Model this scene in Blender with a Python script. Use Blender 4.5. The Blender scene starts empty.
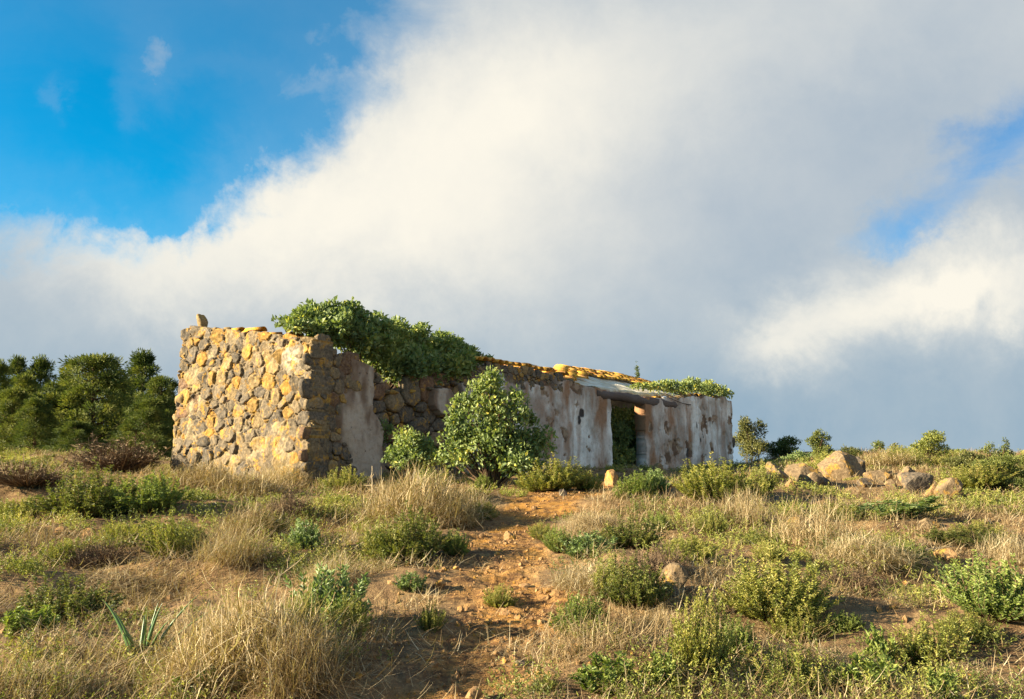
import bpy, math, random
import numpy as np
from mathutils import Vector, Matrix

# ------------------------------------------------------------------ camera, sky, sun
random.seed(7)
S = bpy.context.scene
C = S.collection
F = 900.0
PITCH = math.atan(111.5 / F)
EYE = np.array([0.0, 0.0, 0.35])
cam_d = bpy.data.cameras.new('camera')
cam = bpy.data.objects.new('camera', cam_d)
C.objects.link(cam)
cam_d.sensor_width = 36.0
cam_d.lens = F / 1024 * 36.0
cam_d.clip_start = 0.05
cam_d.clip_end = 20000
cam.location = EYE
cam.rotation_euler = (math.pi / 2 + PITCH, 0, 0)
S.camera = cam

SUN_EL = math.radians(19)
SUN_AZ = math.radians(15)          # how far behind the left-hand side the sun stands
to_sun = Vector((-math.cos(SUN_AZ) * math.cos(SUN_EL), -math.sin(SUN_AZ) * math.cos(SUN_EL), math.sin(SUN_EL)))
sun_d = bpy.data.lights.new('sun', 'SUN')
sun_d.energy = 5.0
sun_d.angle = math.radians(0.6)
sun_d.color = (1.0, 0.85, 0.58)
sun = bpy.data.objects.new('sun', sun_d)
C.objects.link(sun)
sun.rotation_euler = to_sun.to_track_quat('Z', 'Y').to_euler()
sun.location = (-30, -5, 15)

S.view_settings.view_transform = 'Standard'
S.view_settings.look = 'None'
S.view_settings.exposure = 1.98
S.view_settings.gamma = 1.0
S.view_settings.use_curve_mapping = False
S.cycles.max_bounces = 5
S.cycles.diffuse_bounces = 3
S.cycles.glossy_bounces = 2
S.cycles.transmission_bounces = 4
S.cycles.transparent_max_bounces = 4
S.cycles.caustics_reflective = False
S.cycles.caustics_refractive = False


class NT:
    """small node-tree helper"""
    def __init__(self, tree):
        self.t = tree
        self.n = tree.nodes
        self.l = tree.links

    def add(self, typ, **kw):
        nd = self.n.new(typ)
        for k, v in kw.items():
            setattr(nd, k, v)
        return nd

    def put(self, sock, v):
        if hasattr(v, 'is_output'):
            self.l.new(v, sock)
        elif v is not None:
            if isinstance(v, (tuple, list)) and len(v) == 3 and sock.type == 'RGBA':
                v = (*v, 1)
            sock.default_value = v

    def m(self, op, a, b=None, c=None, clamp=False):
        nd = self.add('ShaderNodeMath', operation=op, use_clamp=clamp)
        for i, v in enumerate((a, b, c)):
            if v is not None:
                self.put(nd.inputs[i], v)
        return nd.outputs[0]

    def vm(self, op, a, b=None):
        nd = self.add('ShaderNodeVectorMath', operation=op)
        self.put(nd.inputs[0], a)
        if b is not None:
            self.put(nd.inputs[3 if op == 'SCALE' else 1], b)
        return nd.outputs[1] if op in ('LENGTH', 'DISTANCE', 'DOT_PRODUCT') else nd.outputs[0]

    def mix(self, f, a, b, blend='MIX'):
        nd = self.add('ShaderNodeMix', data_type='RGBA', blend_type=blend)
        self.put(nd.inputs[0], f)
        self.put(nd.inputs[6], a)
        self.put(nd.inputs[7], b)
        return nd.outputs[2]

    def noise(self, vec, scale, detail=4, rough=0.55, dist=0.0, color=False):
        nd = self.add('ShaderNodeTexNoise')
        if vec is not None:
            self.l.new(vec, nd.inputs['Vector'])
        nd.inputs['Scale'].default_value = scale
        nd.inputs['Detail'].default_value = detail
        nd.inputs['Roughness'].default_value = rough
        nd.inputs['Distortion'].default_value = dist
        return nd.outputs['Color' if color else 'Fac']

    def ramp(self, f, lo, hi, smooth=True):
        nd = self.add('ShaderNodeMapRange', interpolation_type='SMOOTHSTEP' if smooth else 'LINEAR')
        self.put(nd.inputs[0], f)
        nd.inputs[1].default_value = lo
        nd.inputs[2].default_value = hi
        return nd.outputs[0]


def build_world():
    w = bpy.data.worlds.new('World')
    S.world = w
    w.use_nodes = True
    N = NT(w.node_tree)
    N.n.clear()
    sky = N.add('ShaderNodeTexSky', sky_type='NISHITA', sun_disc=False)
    sky.sun_elevation = SUN_EL
    sky.sun_rotation = math.radians(270) - SUN_AZ
    sky.altitude = 900
    sky.air_density = 1.0
    sky.dust_density = 0.4
    sky.ozone_density = 3.0
    d = N.vm('NORMALIZE', N.add('ShaderNodeTexCoord').outputs['Generated'])
    sp = N.add('ShaderNodeSeparateXYZ')
    N.l.new(d, sp.inputs[0])
    dx, dy, dz = sp.outputs
    az = N.m('ARCTAN2', dx, dy)
    el = N.m('ARCSINE', dz)
    cmb = N.add('ShaderNodeCombineXYZ')
    N.l.new(az, cmb.inputs[0])
    N.l.new(el, cmb.inputs[1])
    # turbulent offset of the cloud edges
    wob = N.noise(d, 5.0, 7, 0.62, 0.3, color=True)
    wob = N.vm('SCALE', N.vm('SUBTRACT', wob, (0.5, 0.5, 0.5)), 0.15)
    wob2 = N.noise(d, 17.0, 6, 0.66, 0.2, color=True)
    wob2 = N.vm('SCALE', N.vm('SUBTRACT', wob2, (0.5, 0.5, 0.5)), 0.07)
    p = N.vm('ADD', N.vm('ADD', cmb.outputs[0], wob), wob2)
    p = N.vm('MULTIPLY', p, (1, 1, 0))

    def bank(centres):
        """sum of soft cloud masses: (azimuth, elevation, half width, half height, amount)"""
        tot = None
        for (a, e, sx, sy, amt) in centres:
            q = N.vm('MULTIPLY', N.vm('SUBTRACT', p, (a, e, 0)), (1 / sx, 1 / sy, 0))
            r2 = N.vm('DOT_PRODUCT', q, q)
            g = N.m('MULTIPLY', N.m('EXPONENT', N.m('MULTIPLY', r2, -1.0)), amt)
            tot = g if tot is None else N.m('ADD', tot, g)
        return tot

    def A(x, y, sx, sy, amt):       # from degrees-like picture units to angles
        a = math.atan((x - 512) / F)
        b = math.atan((461 - y) / F * math.cos(a))
        return (a, b, sx / F, sy / F, amt)

    cover = bank([A(590, 130, 250, 110, 1.6), A(350, 230, 170, 80, 1.2), A(800, 120, 260, 160, 1.0), A(640, 330, 420, 120, 1.2),
                  A(60, 300, 200, 68, 1.1), A(920, 370, 190, 80, 1.5), A(940, 20, 200, 60, 0.7), A(640, -120, 330, 110, 0.9), A(130, 130, 150, 64, -0.75), A(120, 205, 90, 16, -0.4), A(310, 50, 80, 60, -0.55), A(440, 28, 90, 32, -0.25), A(70, 40, 150, 80, -0.45),
                  A(500, 430, 900, 60, 0.7), A(512, 475, 6000, 50, 1.4), A(128, 42, 30, 44, 0.85), A(96, 88, 14, 24, 0.75), A(215, 62, 130, 20, 0.62), A(300, 22, 60, 16, 0.35), A(190, 100, 60, 14, 0.2), A(16, 80, 10, 16, 1.2), A(985, 150, 70, 40, -0.62), A(900, 215, 60, 26, -0.2),
                  A(870, 238, 130, 34, -0.75), A(420, 25, 110, 50, 0.20), A(90, 110, 130, 80, -0.35), A(1030, 230, 60, 50, 0.5),
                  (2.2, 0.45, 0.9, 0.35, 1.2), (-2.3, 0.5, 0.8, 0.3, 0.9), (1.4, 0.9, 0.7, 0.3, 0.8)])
    fine = N.noise(N.vm('MULTIPLY', d, (0.8, 0.8, 1.5)), 7.0, 10, 0.62, 0.7)
    cov = N.m('ADD', cover, N.m('MULTIPLY', N.m('SUBTRACT', fine, 0.5), 1.15))
    alpha = N.m('MAXIMUM', N.ramp(cov, 0.0, 1.08), N.m('MULTIPLY', N.ramp(cov, -1.2, 0.5), 0.13))
    light = bank([A(540, 95, 150, 70, 0.82), A(400, 165, 190, 80, 0.85), A(230, 195, 130, 45, 0.5), A(420, 260, 240, 70, 0.34),
                  A(70, 235, 90, 30, 0.42), A(130, 290, 60, 30, 0.30), A(880, 312, 95, 38, 1.05), A(985, 292, 70, 34, 1.0), A(775, 335, 50, 30, 0.75), A(960, 250, 60, 14, 0.2), A(700, 25, 220, 70, 0.42),
                  A(760, 230, 190, 90, -0.15), A(930, 80, 160, 90, -0.16), A(30, 340, 160, 50, 0.08), A(700, 400, 420, 50, -0.06),
                  (-2.3, 0.5, 0.8, 0.3, 0.4), (2.15, 0.55, 1.0, 0.5, 1.3), A(320, 255, 190, 60, 0.42), A(150, 255, 110, 40, 0.38), A(480, 220, 160, 90, 0.25)])  # second mass: unseen bright cloud, right rear, added to fill the shaded front wall
    puff = N.noise(d, 6.5, 7, 0.6, 0.4)
    lig = N.m('ADD', light, N.m('MULTIPLY', N.m('SUBTRACT', puff, 0.5), 0.50))
    lig2 = N.noise(d, 22.0, 6, 0.6, 0.3)
    lig = N.m('ADD', lig, N.m('MULTIPLY', N.m('SUBTRACT', lig2, 0.5), 0.26))
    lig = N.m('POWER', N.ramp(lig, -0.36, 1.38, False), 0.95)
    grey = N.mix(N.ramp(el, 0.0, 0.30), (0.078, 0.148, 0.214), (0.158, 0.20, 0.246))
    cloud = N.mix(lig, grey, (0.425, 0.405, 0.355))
    blue = N.mix(1.0, sky.outputs[0], (0.0010, 0.078, 0.092), 'MULTIPLY')
    blue = N.mix(N.ramp(az, 0.05, 0.5), blue, N.mix(1.0, sky.outputs[0], (0.022, 0.060, 0.074), 'MULTIPLY'))
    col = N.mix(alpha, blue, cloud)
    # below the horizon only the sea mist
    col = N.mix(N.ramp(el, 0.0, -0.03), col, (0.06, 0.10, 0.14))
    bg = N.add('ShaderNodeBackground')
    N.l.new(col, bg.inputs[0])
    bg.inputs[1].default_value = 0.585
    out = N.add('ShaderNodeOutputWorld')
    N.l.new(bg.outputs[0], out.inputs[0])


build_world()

# ------------------------------------------------------------------ numeric helpers
RNG = np.random.default_rng(11)


def _hash(ix, iy, iz, seed):
    h = (ix.astype(np.uint32) * np.uint32(374761393) + iy.astype(np.uint32) * np.uint32(668265263)
         + iz.astype(np.uint32) * np.uint32(2147483647) + np.uint32(seed * 974711 & 0xffffffff))
    h = (h ^ (h >> np.uint32(13))) * np.uint32(1274126177)
    h = h ^ (h >> np.uint32(16))
    return (h & np.uint32(0xffffff)).astype(np.float64) / 0xffffff


def vnoise(x, y, z=None, seed=0):
    x = np.asarray(x, float); y = np.asarray(y, float)
    z = np.zeros_like(x) if z is None else np.asarray(z, float)
    x0, y0, z0 = np.floor(x).astype(np.int64), np.floor(y).astype(np.int64), np.floor(z).astype(np.int64)
    fx, fy, fz = x - x0, y - y0, z - z0
    fx = fx * fx * (3 - 2 * fx); fy = fy * fy * (3 - 2 * fy); fz = fz * fz * (3 - 2 * fz)
    r = 0
    for i in (0, 1):
        for j in (0, 1):
            for k in (0, 1):
                wgt = (fx if i else 1 - fx) * (fy if j else 1 - fy) * (fz if k else 1 - fz)
                r = r + wgt * _hash(x0 + i, y0 + j, z0 + k, seed)
    return r * 2 - 1


def fbm(x, y, z=None, seed=0, oct=4, gain=0.5):
    r, a, f = 0, 1.0, 1.0
    for o in range(oct):
        r = r + a * vnoise(np.asarray(x) * f, np.asarray(y) * f, None if z is None else np.asarray(z) * f, seed + o * 17)
        a *= gain; f *= 2.03
    return r


def sstep(a, b, x):
    t = np.clip((np.asarray(x, float) - a) / (b - a), 0, 1)
    return t * t * (3 - 2 * t)


# ------------------------------------------------------------------ terrain
_PC = np.array([(-4000, -90), (-60, -4), (-5, -1.3), (0, -1.05), (4, -0.98), (8, -0.74), (12, -0.38), (16, -0.08), (20, 0.0), (28, 0.04),
                (36, 0.05), (45, -0.3), (60, -1.8), (90, -5), (200, -16), (9000, -120)], float)
_PR = np.array([(-4000, -90), (-60, -4), (-5, -1.3), (0, -1.05), (4, -1.0), (8, -0.80), (12, -0.48), (16, -0.20), (20, 0.0), (26, 0.28),
                (32, 0.55), (37, 0.58), (45, 0.2), (60, -1.5), (90, -5), (200, -16), (9000, -120)], float)
_PL = np.array([(-4000, -90), (-60, -4), (-5, -1.3), (0, -1.05), (4, -0.98), (8, -0.74), (12, -0.36), (16, 0.02), (20, 0.22), (24, 0.38),
                (28, 0.36), (34, 0.0), (45, -1.0), (60, -2.0), (90, -4), (200, -16), (9000, -120)], float)


def _prof(T, y):
    r = 0
    for k in (-2.0, -1.0, 0.0, 1.0, 2.0):
        r = r + np.interp(y + k, T[:, 0], T[:, 1])
    return r / 5


PATH = np.array([(3.0, -0.75), (5.0, -0.45), (6.0, -0.28), (7.2, -0.02), (8.6, 0.0), (10.5, 0.02), (12.5, 0.25), (14.5, 0.75), (17, 1.5), (20, 2.2)])


def path_dist(x, y):
    """signed: <0 on the path (metres from its edge)"""
    c = np.interp(y, PATH[:, 0], PATH[:, 1])
    hw = np.interp(y, [3, 5, 7, 9, 12, 15, 18, 20], [0.36, 0.40, 0.40, 0.40, 0.48, 0.72, 1.0, 0.5])
    e = 0.22 * fbm(np.asarray(x) * 1.7, np.asarray(y) * 1.7, seed=91, oct=3)
    dd = np.abs(np.asarray(x) - c) - hw + e
    return np.where((y < 1) | (y > 19.5), 3.0, dd)


def ground_z(x, y):
    x = np.asarray(x, float); y = np.asarray(y, float)
    q = x / np.maximum(y, 8)
    tr = sstep(0.22, 0.36, q)
    tl = sstep(-0.30, -0.45, q)
    z = _prof(_PC, y) * (1 - tr) * (1 - tl) + _prof(_PR, y) * tr + _prof(_PL, y) * tl
    near = 1 - sstep(40, 90, np.hypot(x, y))
    offp = sstep(-0.25, 0.45, path_dist(x, y))
    z = z + near * (0.13 * fbm(x * 0.45, y * 0.55, seed=3, oct=2) * (0.45 + 0.55 * offp)
                    + 0.065 * fbm(x * 1.5, y * 1.5, seed=5, oct=2) * (0.25 + 0.75 * offp))
    z = z + offp * near * 0.03 - near * 0.03
    z = z + 6.0 * sstep(150, 600, np.hypot(x, y)) * fbm(x * 0.003, y * 0.003, seed=8, oct=3)
    return z


def ground_fine(x, y):
    z = ground_z(x, y)
    r = np.hypot(x, y)
    near = 1 - sstep(18, 40, r)
    pd = path_dist(x, y)
    onp = 1 - sstep(-0.1, 0.35, pd)
    z = z + near * (0.020 * fbm(x * 5, y * 5, seed=21, oct=2) + 0.011 * np.abs(fbm(x * 13, y * 13, seed=23, oct=2)) * (0.5 + onp))
    return z


_fw = np.array([0, math.cos(PITCH), math.sin(PITCH)])
_up = np.array([0, -math.sin(PITCH), math.cos(PITCH)])


def ray(px, py):
    return _fw + np.array([1.0, 0, 0]) * (px - 512) / F + _up * (349.5 - py) / F


def spot(px, py, far=60):
    """where the terrain lies under a direction of view: used to survey positions"""
    d = ray(px, py)
    t = np.linspace(3, far, 6000)
    P = EYE + d[None] * t[:, None]
    below = P[:, 2] < ground_z(P[:, 0], P[:, 1])
    i = int(np.argmax(below)) if below.any() else len(t) - 1
    x, y = P[i, 0], P[i, 1]
    return x, y, float(ground_z(x, y))


# ------------------------------------------------------------------ object helpers
def link(o, parent=None):
    C.objects.link(o)
    if parent is not None:
        o.parent = parent
    return o


def mesh_obj(name, V, polys, mats, parent=None, attrs=None, mat_idx=None, smooth=False):
    """polys: list of int arrays (n,k), all corner counts allowed"""
    me = bpy.data.meshes.new(name)
    V = np.asarray(V, np.float32)
    polys = [np.asarray(p, np.int32) for p in polys if len(p)]
    me.vertices.add(len(V))
    me.vertices.foreach_set('co', V.ravel())
    loops = np.concatenate([p.ravel() for p in polys])
    tot = np.concatenate([np.full(len(p), p.shape[1], np.int32) for p in polys])
    start = np.concatenate([[0], np.cumsum(tot)[:-1]]).astype(np.int32)
    me.loops.add(len(loops))
    me.loops.foreach_set('vertex_index', loops)
    me.polygons.add(len(tot))
    me.polygons.foreach_set('loop_start', start)
    if mat_idx is not None:
        me.polygons.foreach_set('material_index', np.asarray(mat_idx, np.int32))
    me.polygons.foreach_set('use_smooth', np.full(len(tot), smooth))
    for k, v in (attrs or {}).items():
        v = np.asarray(v, np.float32)
        if v.ndim == 1:
            a = me.attributes.new(k, 'FLOAT', 'POINT')
            a.data.foreach_set('value', v)
        else:
            a = me.attributes.new(k, 'FLOAT_COLOR', 'POINT')
            a.data.foreach_set('color', np.concatenate([v, np.ones((len(v), 1), np.float32)], 1).ravel())
    for m in (mats if isinstance(mats, (list, tuple)) else [mats]):
        me.materials.append(m)
    me.update(calc_edges=True)
    me.validate()
    return link(bpy.data.objects.new(name, me), parent)


def tag(o, label, cat, group=None, kind=None):
    if label: o['label'] = label
    if cat: o['category'] = cat
    if group: o['group'] = group
    if kind: o['kind'] = kind
    return o


def empty(name, loc, rz=0.0, label=None, cat=None, group=None):
    o = bpy.data.objects.new(name, None)
    o.empty_display_size = 0.2
    o.location = loc
    o.rotation_euler = (0, 0, rz)
    link(o)
    return tag(o, label, cat, group)


def copy_tree(o):
    c = o.copy()
    C.objects.link(c)
    for ch in o.children:
        k = ch.copy()
        C.objects.link(k)
        k.parent = c
    return c


class Bag:
    """collects vertices, faces, per-point attributes for one mesh"""
    def __init__(self):
        self.V, self.P, self.A, self.M, self.n = [], [], [], [], 0

    def add(self, V, P, a=0.5, m=0):
        V = np.asarray(V, float)
        self.V.append(V)
        a = np.asarray(a, float)
        if a.ndim == 0: a = np.full(len(V), float(a))
        elif a.ndim == 1 and len(a) == 3 and len(V) != 3: a = np.tile(a, (len(V), 1))
        self.A.append(a)
        for p in (P if isinstance(P, list) else [P]):
            p = np.asarray(p, int)
            if len(p):
                self.P.append(p + self.n)
                self.M.append(np.full(len(p), m))
        self.n += len(V)

    def build(self, name, mats, parent=None, attr='tint', smooth=False):
        return mesh_obj(name, np.concatenate(self.V), self.P, mats, parent, {attr: np.concatenate(self.A)},
                        np.concatenate(self.M), smooth)


def unit(v):
    return v / np.maximum(np.linalg.norm(v, axis=-1, keepdims=True), 1e-9)


def leaves(P, D, Nn, length, width, rng):
    """pointed leaves: base P, growing along D, facing Nn; folded along the midrib"""
    n = len(P)
    D = unit(D)
    Sd = unit(np.cross(D, Nn) + 1e-6)
    Nn = np.cross(Sd, D)
    length = np.broadcast_to(length, (n,))[:, None]
    width = np.broadcast_to(width, (n,))[:, None]
    a = P
    mid = P + D * length * 0.5
    l = mid + Sd * width * 0.5 + Nn * width * 0.18
    r = mid - Sd * width * 0.5 + Nn * width * 0.18
    tip = P + D * length - Nn * length * rng.uniform(0.0, 0.25, (n, 1))
    V = np.stack([a, l, tip, r, ], 1).reshape(-1, 3)
    i = np.arange(n) * 4
    Pq = np.concatenate([np.stack([i, i + 2, i + 1], 1), np.stack([i, i + 3, i + 2], 1)])
    return V, Pq


def blades(P, az, lean, curl, length, width, rng, segs=3):
    """curved tapering ribbons (grass, straw, stalks)"""
    n = len(P)
    H = np.stack([np.cos(az), np.sin(az), np.zeros(n)], 1)
    Sd = np.stack([-np.sin(az + rng.uniform(-0.8, 0.8, n)), np.cos(az), np.zeros(n)], 1)
    Sd = unit(Sd)
    rows = []
    pos = P.copy()
    for k in range(segs + 1):
        t = k / segs
        w = (width * (1 - 0.85 * t))[:, None] * 0.5
        rows.append(pos - Sd * w)
        rows.append(pos + Sd * w)
        ang = lean + curl * (t + 0.5 / segs)
        pos = pos + (H * np.sin(ang)[:, None] + np.array([0, 0, 1.0]) * np.cos(ang)[:, None]) * (length / segs)[:, None]
    V = np.stack(rows, 1).reshape(-1, 3)
    q = []
    b = np.arange(n) * 2 * (segs + 1)
    for k in range(segs):
        q.append(np.stack([b + 2 * k, b + 2 * k + 1, b + 2 * k + 3, b + 2 * k + 2], 1))
    return V, np.concatenate(q)


def tube(pts, radii, sides=6):
    pts = np.asarray(pts, float)
    n = len(pts)
    T = unit(np.gradient(pts, axis=0))
    ref = np.where(np.abs(T[:, 2:3]) > 0.9, np.array([[1.0, 0, 0]]), np.array([[0, 0, 1.0]]))
    A = unit(np.cross(T, ref)); B = np.cross(T, A)
    th = np.arange(sides) / sides * 2 * math.pi
    V = pts[:, None] + (A[:, None] * np.cos(th)[None, :, None] + B[:, None] * np.sin(th)[None, :, None]) * np.asarray(radii)[:, None, None]
    V = V.reshape(-1, 3)
    q = []
    for k in range(n - 1):
        for s in range(sides):
            q.append((k * sides + s, k * sides + (s + 1) % sides, (k + 1) * sides + (s + 1) % sides, (k + 1) * sides + s))
    return V, np.array(q)


def ico(sub):
    import bmesh
    bm = bmesh.new()
    bmesh.ops.create_icosphere(bm, subdivisions=sub, radius=1)
    V = np.array([v.co[:] for v in bm.verts]); Fc = np.array([[v.index for v in f.verts] for f in bm.faces])
    bm.free()
    return V, Fc


ICO = {k: ico(k) for k in (1, 2, 3, 4)}


def rock(size, seed, sub=3, planes=11, rough=0.05):
    """an angular block: a ball cut by random planes, edges worn, surface pitted"""
    r = np.random.default_rng(seed)
    V, Fc = ICO[sub]
    Nn = unit(r.normal(size=(planes, 3)))
    dist = r.uniform(0.45, 0.92, planes)
    dots = V @ Nn.T
    with np.errstate(divide='ignore', invalid='ignore'):
        rr = np.where(dots > 0.05, dist[None] / np.maximum(dots, 0.05), 9)
    k = 70.0
    rad = -np.log(np.exp(-k * np.minimum(rr, 3)).sum(1) + math.exp(-k * 1.15)) / k
    W = V * rad[:, None]
    W = W * (1 + rough * fbm(W[:, 0] * 3 + seed, W[:, 1] * 3, W[:, 2] * 3, seed=seed % 97, oct=3))[:, None]
    return W * np.asarray(size), Fc


# ------------------------------------------------------------------ materials
def mat(name):
    m = bpy.data.materials.new(name)
    m.use_nodes = True
    N = NT(m.node_tree)
    N.n.clear()
    return m, N


def finish(N, col, rough=0.9, bump=None, bump_d=0.02, transl=None, spec=0.3):
    b = N.add('ShaderNodeBsdfPrincipled')
    N.put(b.inputs['Base Color'], col)
    N.put(b.inputs['Roughness'], rough)
    b.inputs['Specular IOR Level'].default_value = spec
    if bump is not None:
        bp = N.add('ShaderNodeBump')
        bp.inputs['Strength'].default_value = 0.9
        bp.inputs['Distance'].default_value = bump_d
        N.l.new(bump, bp.inputs['Height'])
        N.l.new(bp.outputs[0], b.inputs['Normal'])
    sh = b.outputs[0]
    if transl:
        t = N.add('ShaderNodeBsdfTranslucent')
        N.put(t.inputs[0], transl[1])
        mx = N.add('ShaderNodeMixShader')
        mx.inputs[0].default_value = transl[0]
        N.l.new(sh, mx.inputs[1]); N.l.new(t.outputs[0], mx.inputs[2])
        sh = mx.outputs[0]
    o = N.add('ShaderNodeOutputMaterial')
    N.l.new(sh, o.inputs[0])


def leaf_mat(name, stops, transl=0.25, rough=0.5, spec=0.35, obj_var=0.18):
    m, N = mat(name)
    at = N.add('ShaderNodeAttribute', attribute_name='tint')
    oi = N.add('ShaderNodeObjectInfo')
    f = N.m('ADD', at.outputs['Fac'], N.m('MULTIPLY', N.m('SUBTRACT', oi.outputs['Random'], 0.5), obj_var))
    cr = N.add('ShaderNodeValToRGB')
    N.l.new(f, cr.inputs[0])
    e = cr.color_ramp.elements
    while len(e) < len(stops): e.new(0.5)
    for i, (p, c) in enumerate(stops):
        e[i].position = p; e[i].color = (*c, 1)
    col = cr.outputs[0]
    finish(N, col, rough, transl=(transl, N.mix(1.0, col, (1.1, 1.15, 0.5), 'MULTIPLY')) if transl else None, spec=spec)
    return m


M = {}
M['broom'] = leaf_mat('yellow_green_broom', [(0, (0.085, 0.105, 0.026)), (0.45, (0.235, 0.255, 0.055)), (0.8, (0.40, 0.375, 0.095)), (1, (0.48, 0.41, 0.15))], 0.32)
M['green'] = leaf_mat('fresh_green_herb', [(0, (0.070, 0.105, 0.028)), (0.5, (0.195, 0.25, 0.055)), (1, (0.34, 0.37, 0.10))], 0.32)
M['darkgreen'] = leaf_mat('dark_green_shrub', [(0, (0.055, 0.072, 0.020)), (0.5, (0.155, 0.18, 0.042)), (1, (0.32, 0.30, 0.085))], 0.3)
M['blue'] = leaf_mat('blue_green_herb', [(0, (0.08, 0.12, 0.05)), (0.5, (0.19, 0.255, 0.095)), (1, (0.32, 0.38, 0.16))], 0.32)
M['dock'] = leaf_mat('fleshy_dock_leaf', [(0, (0.095, 0.135, 0.055)), (0.5, (0.225, 0.285, 0.105)), (0.85, (0.38, 0.40, 0.13)), (1, (0.55, 0.48, 0.09))], 0.36, 0.5, 0.35)
M['pine'] = leaf_mat('pine_needles', [(0, (0.040, 0.062, 0.020)), (0.5, (0.115, 0.145, 0.036)), (1, (0.25, 0.25, 0.065))], 0.28, 0.6, 0.2, 0.45)
M['palecrown'] = leaf_mat('olive_leaves', [(0, (0.045, 0.055, 0.018)), (0.5, (0.12, 0.125, 0.035)), (1, (0.22, 0.20, 0.06))], 0.2)
M['straw'] = leaf_mat('dry_straw', [(0, (0.10, 0.062, 0.032)), (0.4, (0.30, 0.205, 0.10)), (0.75, (0.50, 0.39, 0.23)), (1, (0.64, 0.54, 0.36))], 0.25, 0.7, 0.2)
M['drybush'] = leaf_mat('dry_brown_twigs', [(0, (0.060, 0.038, 0.028)), (0.5, (0.17, 0.115, 0.075)), (1, (0.34, 0.25, 0.15))], 0.0, 0.8, 0.1)
M['twig'] = leaf_mat('bleached_twig', [(0, (0.10, 0.065, 0.04)), (0.5, (0.34, 0.25, 0.15)), (1, (0.55, 0.45, 0.31))], 0.0, 0.8, 0.15)
M['bark'] = leaf_mat('brown_bark', [(0, (0.05, 0.03, 0.02)), (1, (0.16, 0.10, 0.06))], 0.0, 0.9, 0.1)
M['aloe'] = leaf_mat('aloe_leaf', [(0, (0.026, 0.065, 0.023)), (0.6, (0.072, 0.137, 0.039)), (1, (0.195, 0.234, 0.065))], 0.05, 0.35, 0.5)


def stone_mat(name, attr=True, lichen=0.5, base=((0.07, 0.055, 0.045), (0.20, 0.15, 0.10))):
    m, N = mat(name)
    tc = N.add('ShaderNodeTexCoord').outputs['Object']
    if attr:
        col = N.add('ShaderNodeAttribute', attribute_name='col').outputs['Color']
    else:
        oi = N.add('ShaderNodeObjectInfo')
        tc = N.vm('ADD', tc, N.vm('SCALE', (1, 1, 1), N.m('MULTIPLY', oi.outputs['Random'], 31.0)))
        col = N.mix(N.noise(tc, 4, 4), *base)
    n1 = N.noise(tc, 18, 6, 0.65)
    col = N.mix(N.ramp(n1, 0.35, 0.7), N.mix(0.5, col, (0.045, 0.04, 0.035)), N.mix(0.25, col, (0.42, 0.33, 0.22)))
    n2 = N.noise(tc, 5.5, 5, 0.6, 0.4)
    lm = N.m('MULTIPLY', N.ramp(n2, 0.62 - 0.22 * lichen, 0.72 - 0.18 * lichen), N.ramp(N.noise(tc, 34, 3), 0.35, 0.55))
    col = N.mix(N.m('MULTIPLY', lm, 0.75), col, N.mix(N.noise(tc, 9, 2), (0.40, 0.17, 0.02), (0.52, 0.33, 0.05)))
    h = N.m('ADD', N.m('MULTIPLY', n1, 0.6), N.m('MULTIPLY', N.noise(tc, 70, 3), 0.4))
    finish(N, col, 0.92, h, 0.02, spec=0.2)
    return m


M['rubble'] = stone_mat('rubble_stone', True, 0.45)
M['boulder'] = stone_mat('lichen_boulder', False, 0.5, ((0.10, 0.068, 0.042), (0.30, 0.195, 0.095)))
M['clod'] = stone_mat('ochre_path_stone', False, 0.4, ((0.22, 0.11, 0.04), (0.48, 0.26, 0.09)))
M['darkrock'] = stone_mat('dark_brown_rock', False, 0.3, ((0.06, 0.048, 0.04), (0.17, 0.125, 0.09)))


def wall_mat():
    m, N = mat('weathered_lime_plaster')
    tc = N.add('ShaderNodeTexCoord').outputs['Object']
    col = N.add('ShaderNodeAttribute', attribute_name='col').outputs['Color']
    n1 = N.noise(tc, 9, 7, 0.65)
    n2 = N.noise(tc, 45, 4, 0.6)
    col = N.mix(N.m('MULTIPLY', N.ramp(n1, 0.45, 0.75), 0.55), col, N.mix(1.0, col, (0.55, 0.47, 0.40), 'MULTIPLY'))
    col = N.mix(N.m('MULTIPLY', N.ramp(n2, 0.55, 0.7), 0.5), col, N.mix(0.5, col, (0.10, 0.075, 0.055)))
    pit = N.noise(tc, 15, 2, 0.5, 0.6)
    col = N.mix(N.m('MULTIPLY', N.ramp(pit, 0.70, 0.76), 0.8), col, (0.07, 0.055, 0.045))
    h = N.m('SUBTRACT', N.m('ADD', n1, N.m('MULTIPLY', n2, 0.4)), N.m('MULTIPLY', N.ramp(pit, 0.68, 0.75), 0.8))
    finish(N, col, 0.92, h, 0.02, spec=0.15)
    return m


M['plaster'] = wall_mat()


def tile_mat():
    m, N = mat('clay_tile_with_lichen')
    tc = N.add('ShaderNodeTexCoord').outputs['Object']
    at = N.add('ShaderNodeAttribute', attribute_name='tint').outputs['Fac']
    col = N.mix(at, (0.36, 0.13, 0.045), (0.56, 0.28, 0.10))
    n = N.noise(tc, 7, 5, 0.6)
    col = N.mix(N.ramp(n, 0.38, 0.58), col, N.mix(at, (0.62, 0.27, 0.02), (0.68, 0.42, 0.06)))
    col = N.mix(N.m('MULTIPLY', N.ramp(N.noise(tc, 22, 4), 0.58, 0.72), 0.7), col, (0.09, 0.06, 0.045))
    finish(N, col, 0.85, N.noise(tc, 40, 4), 0.01, spec=0.2)
    return m


M['tile'] = tile_mat()


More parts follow.
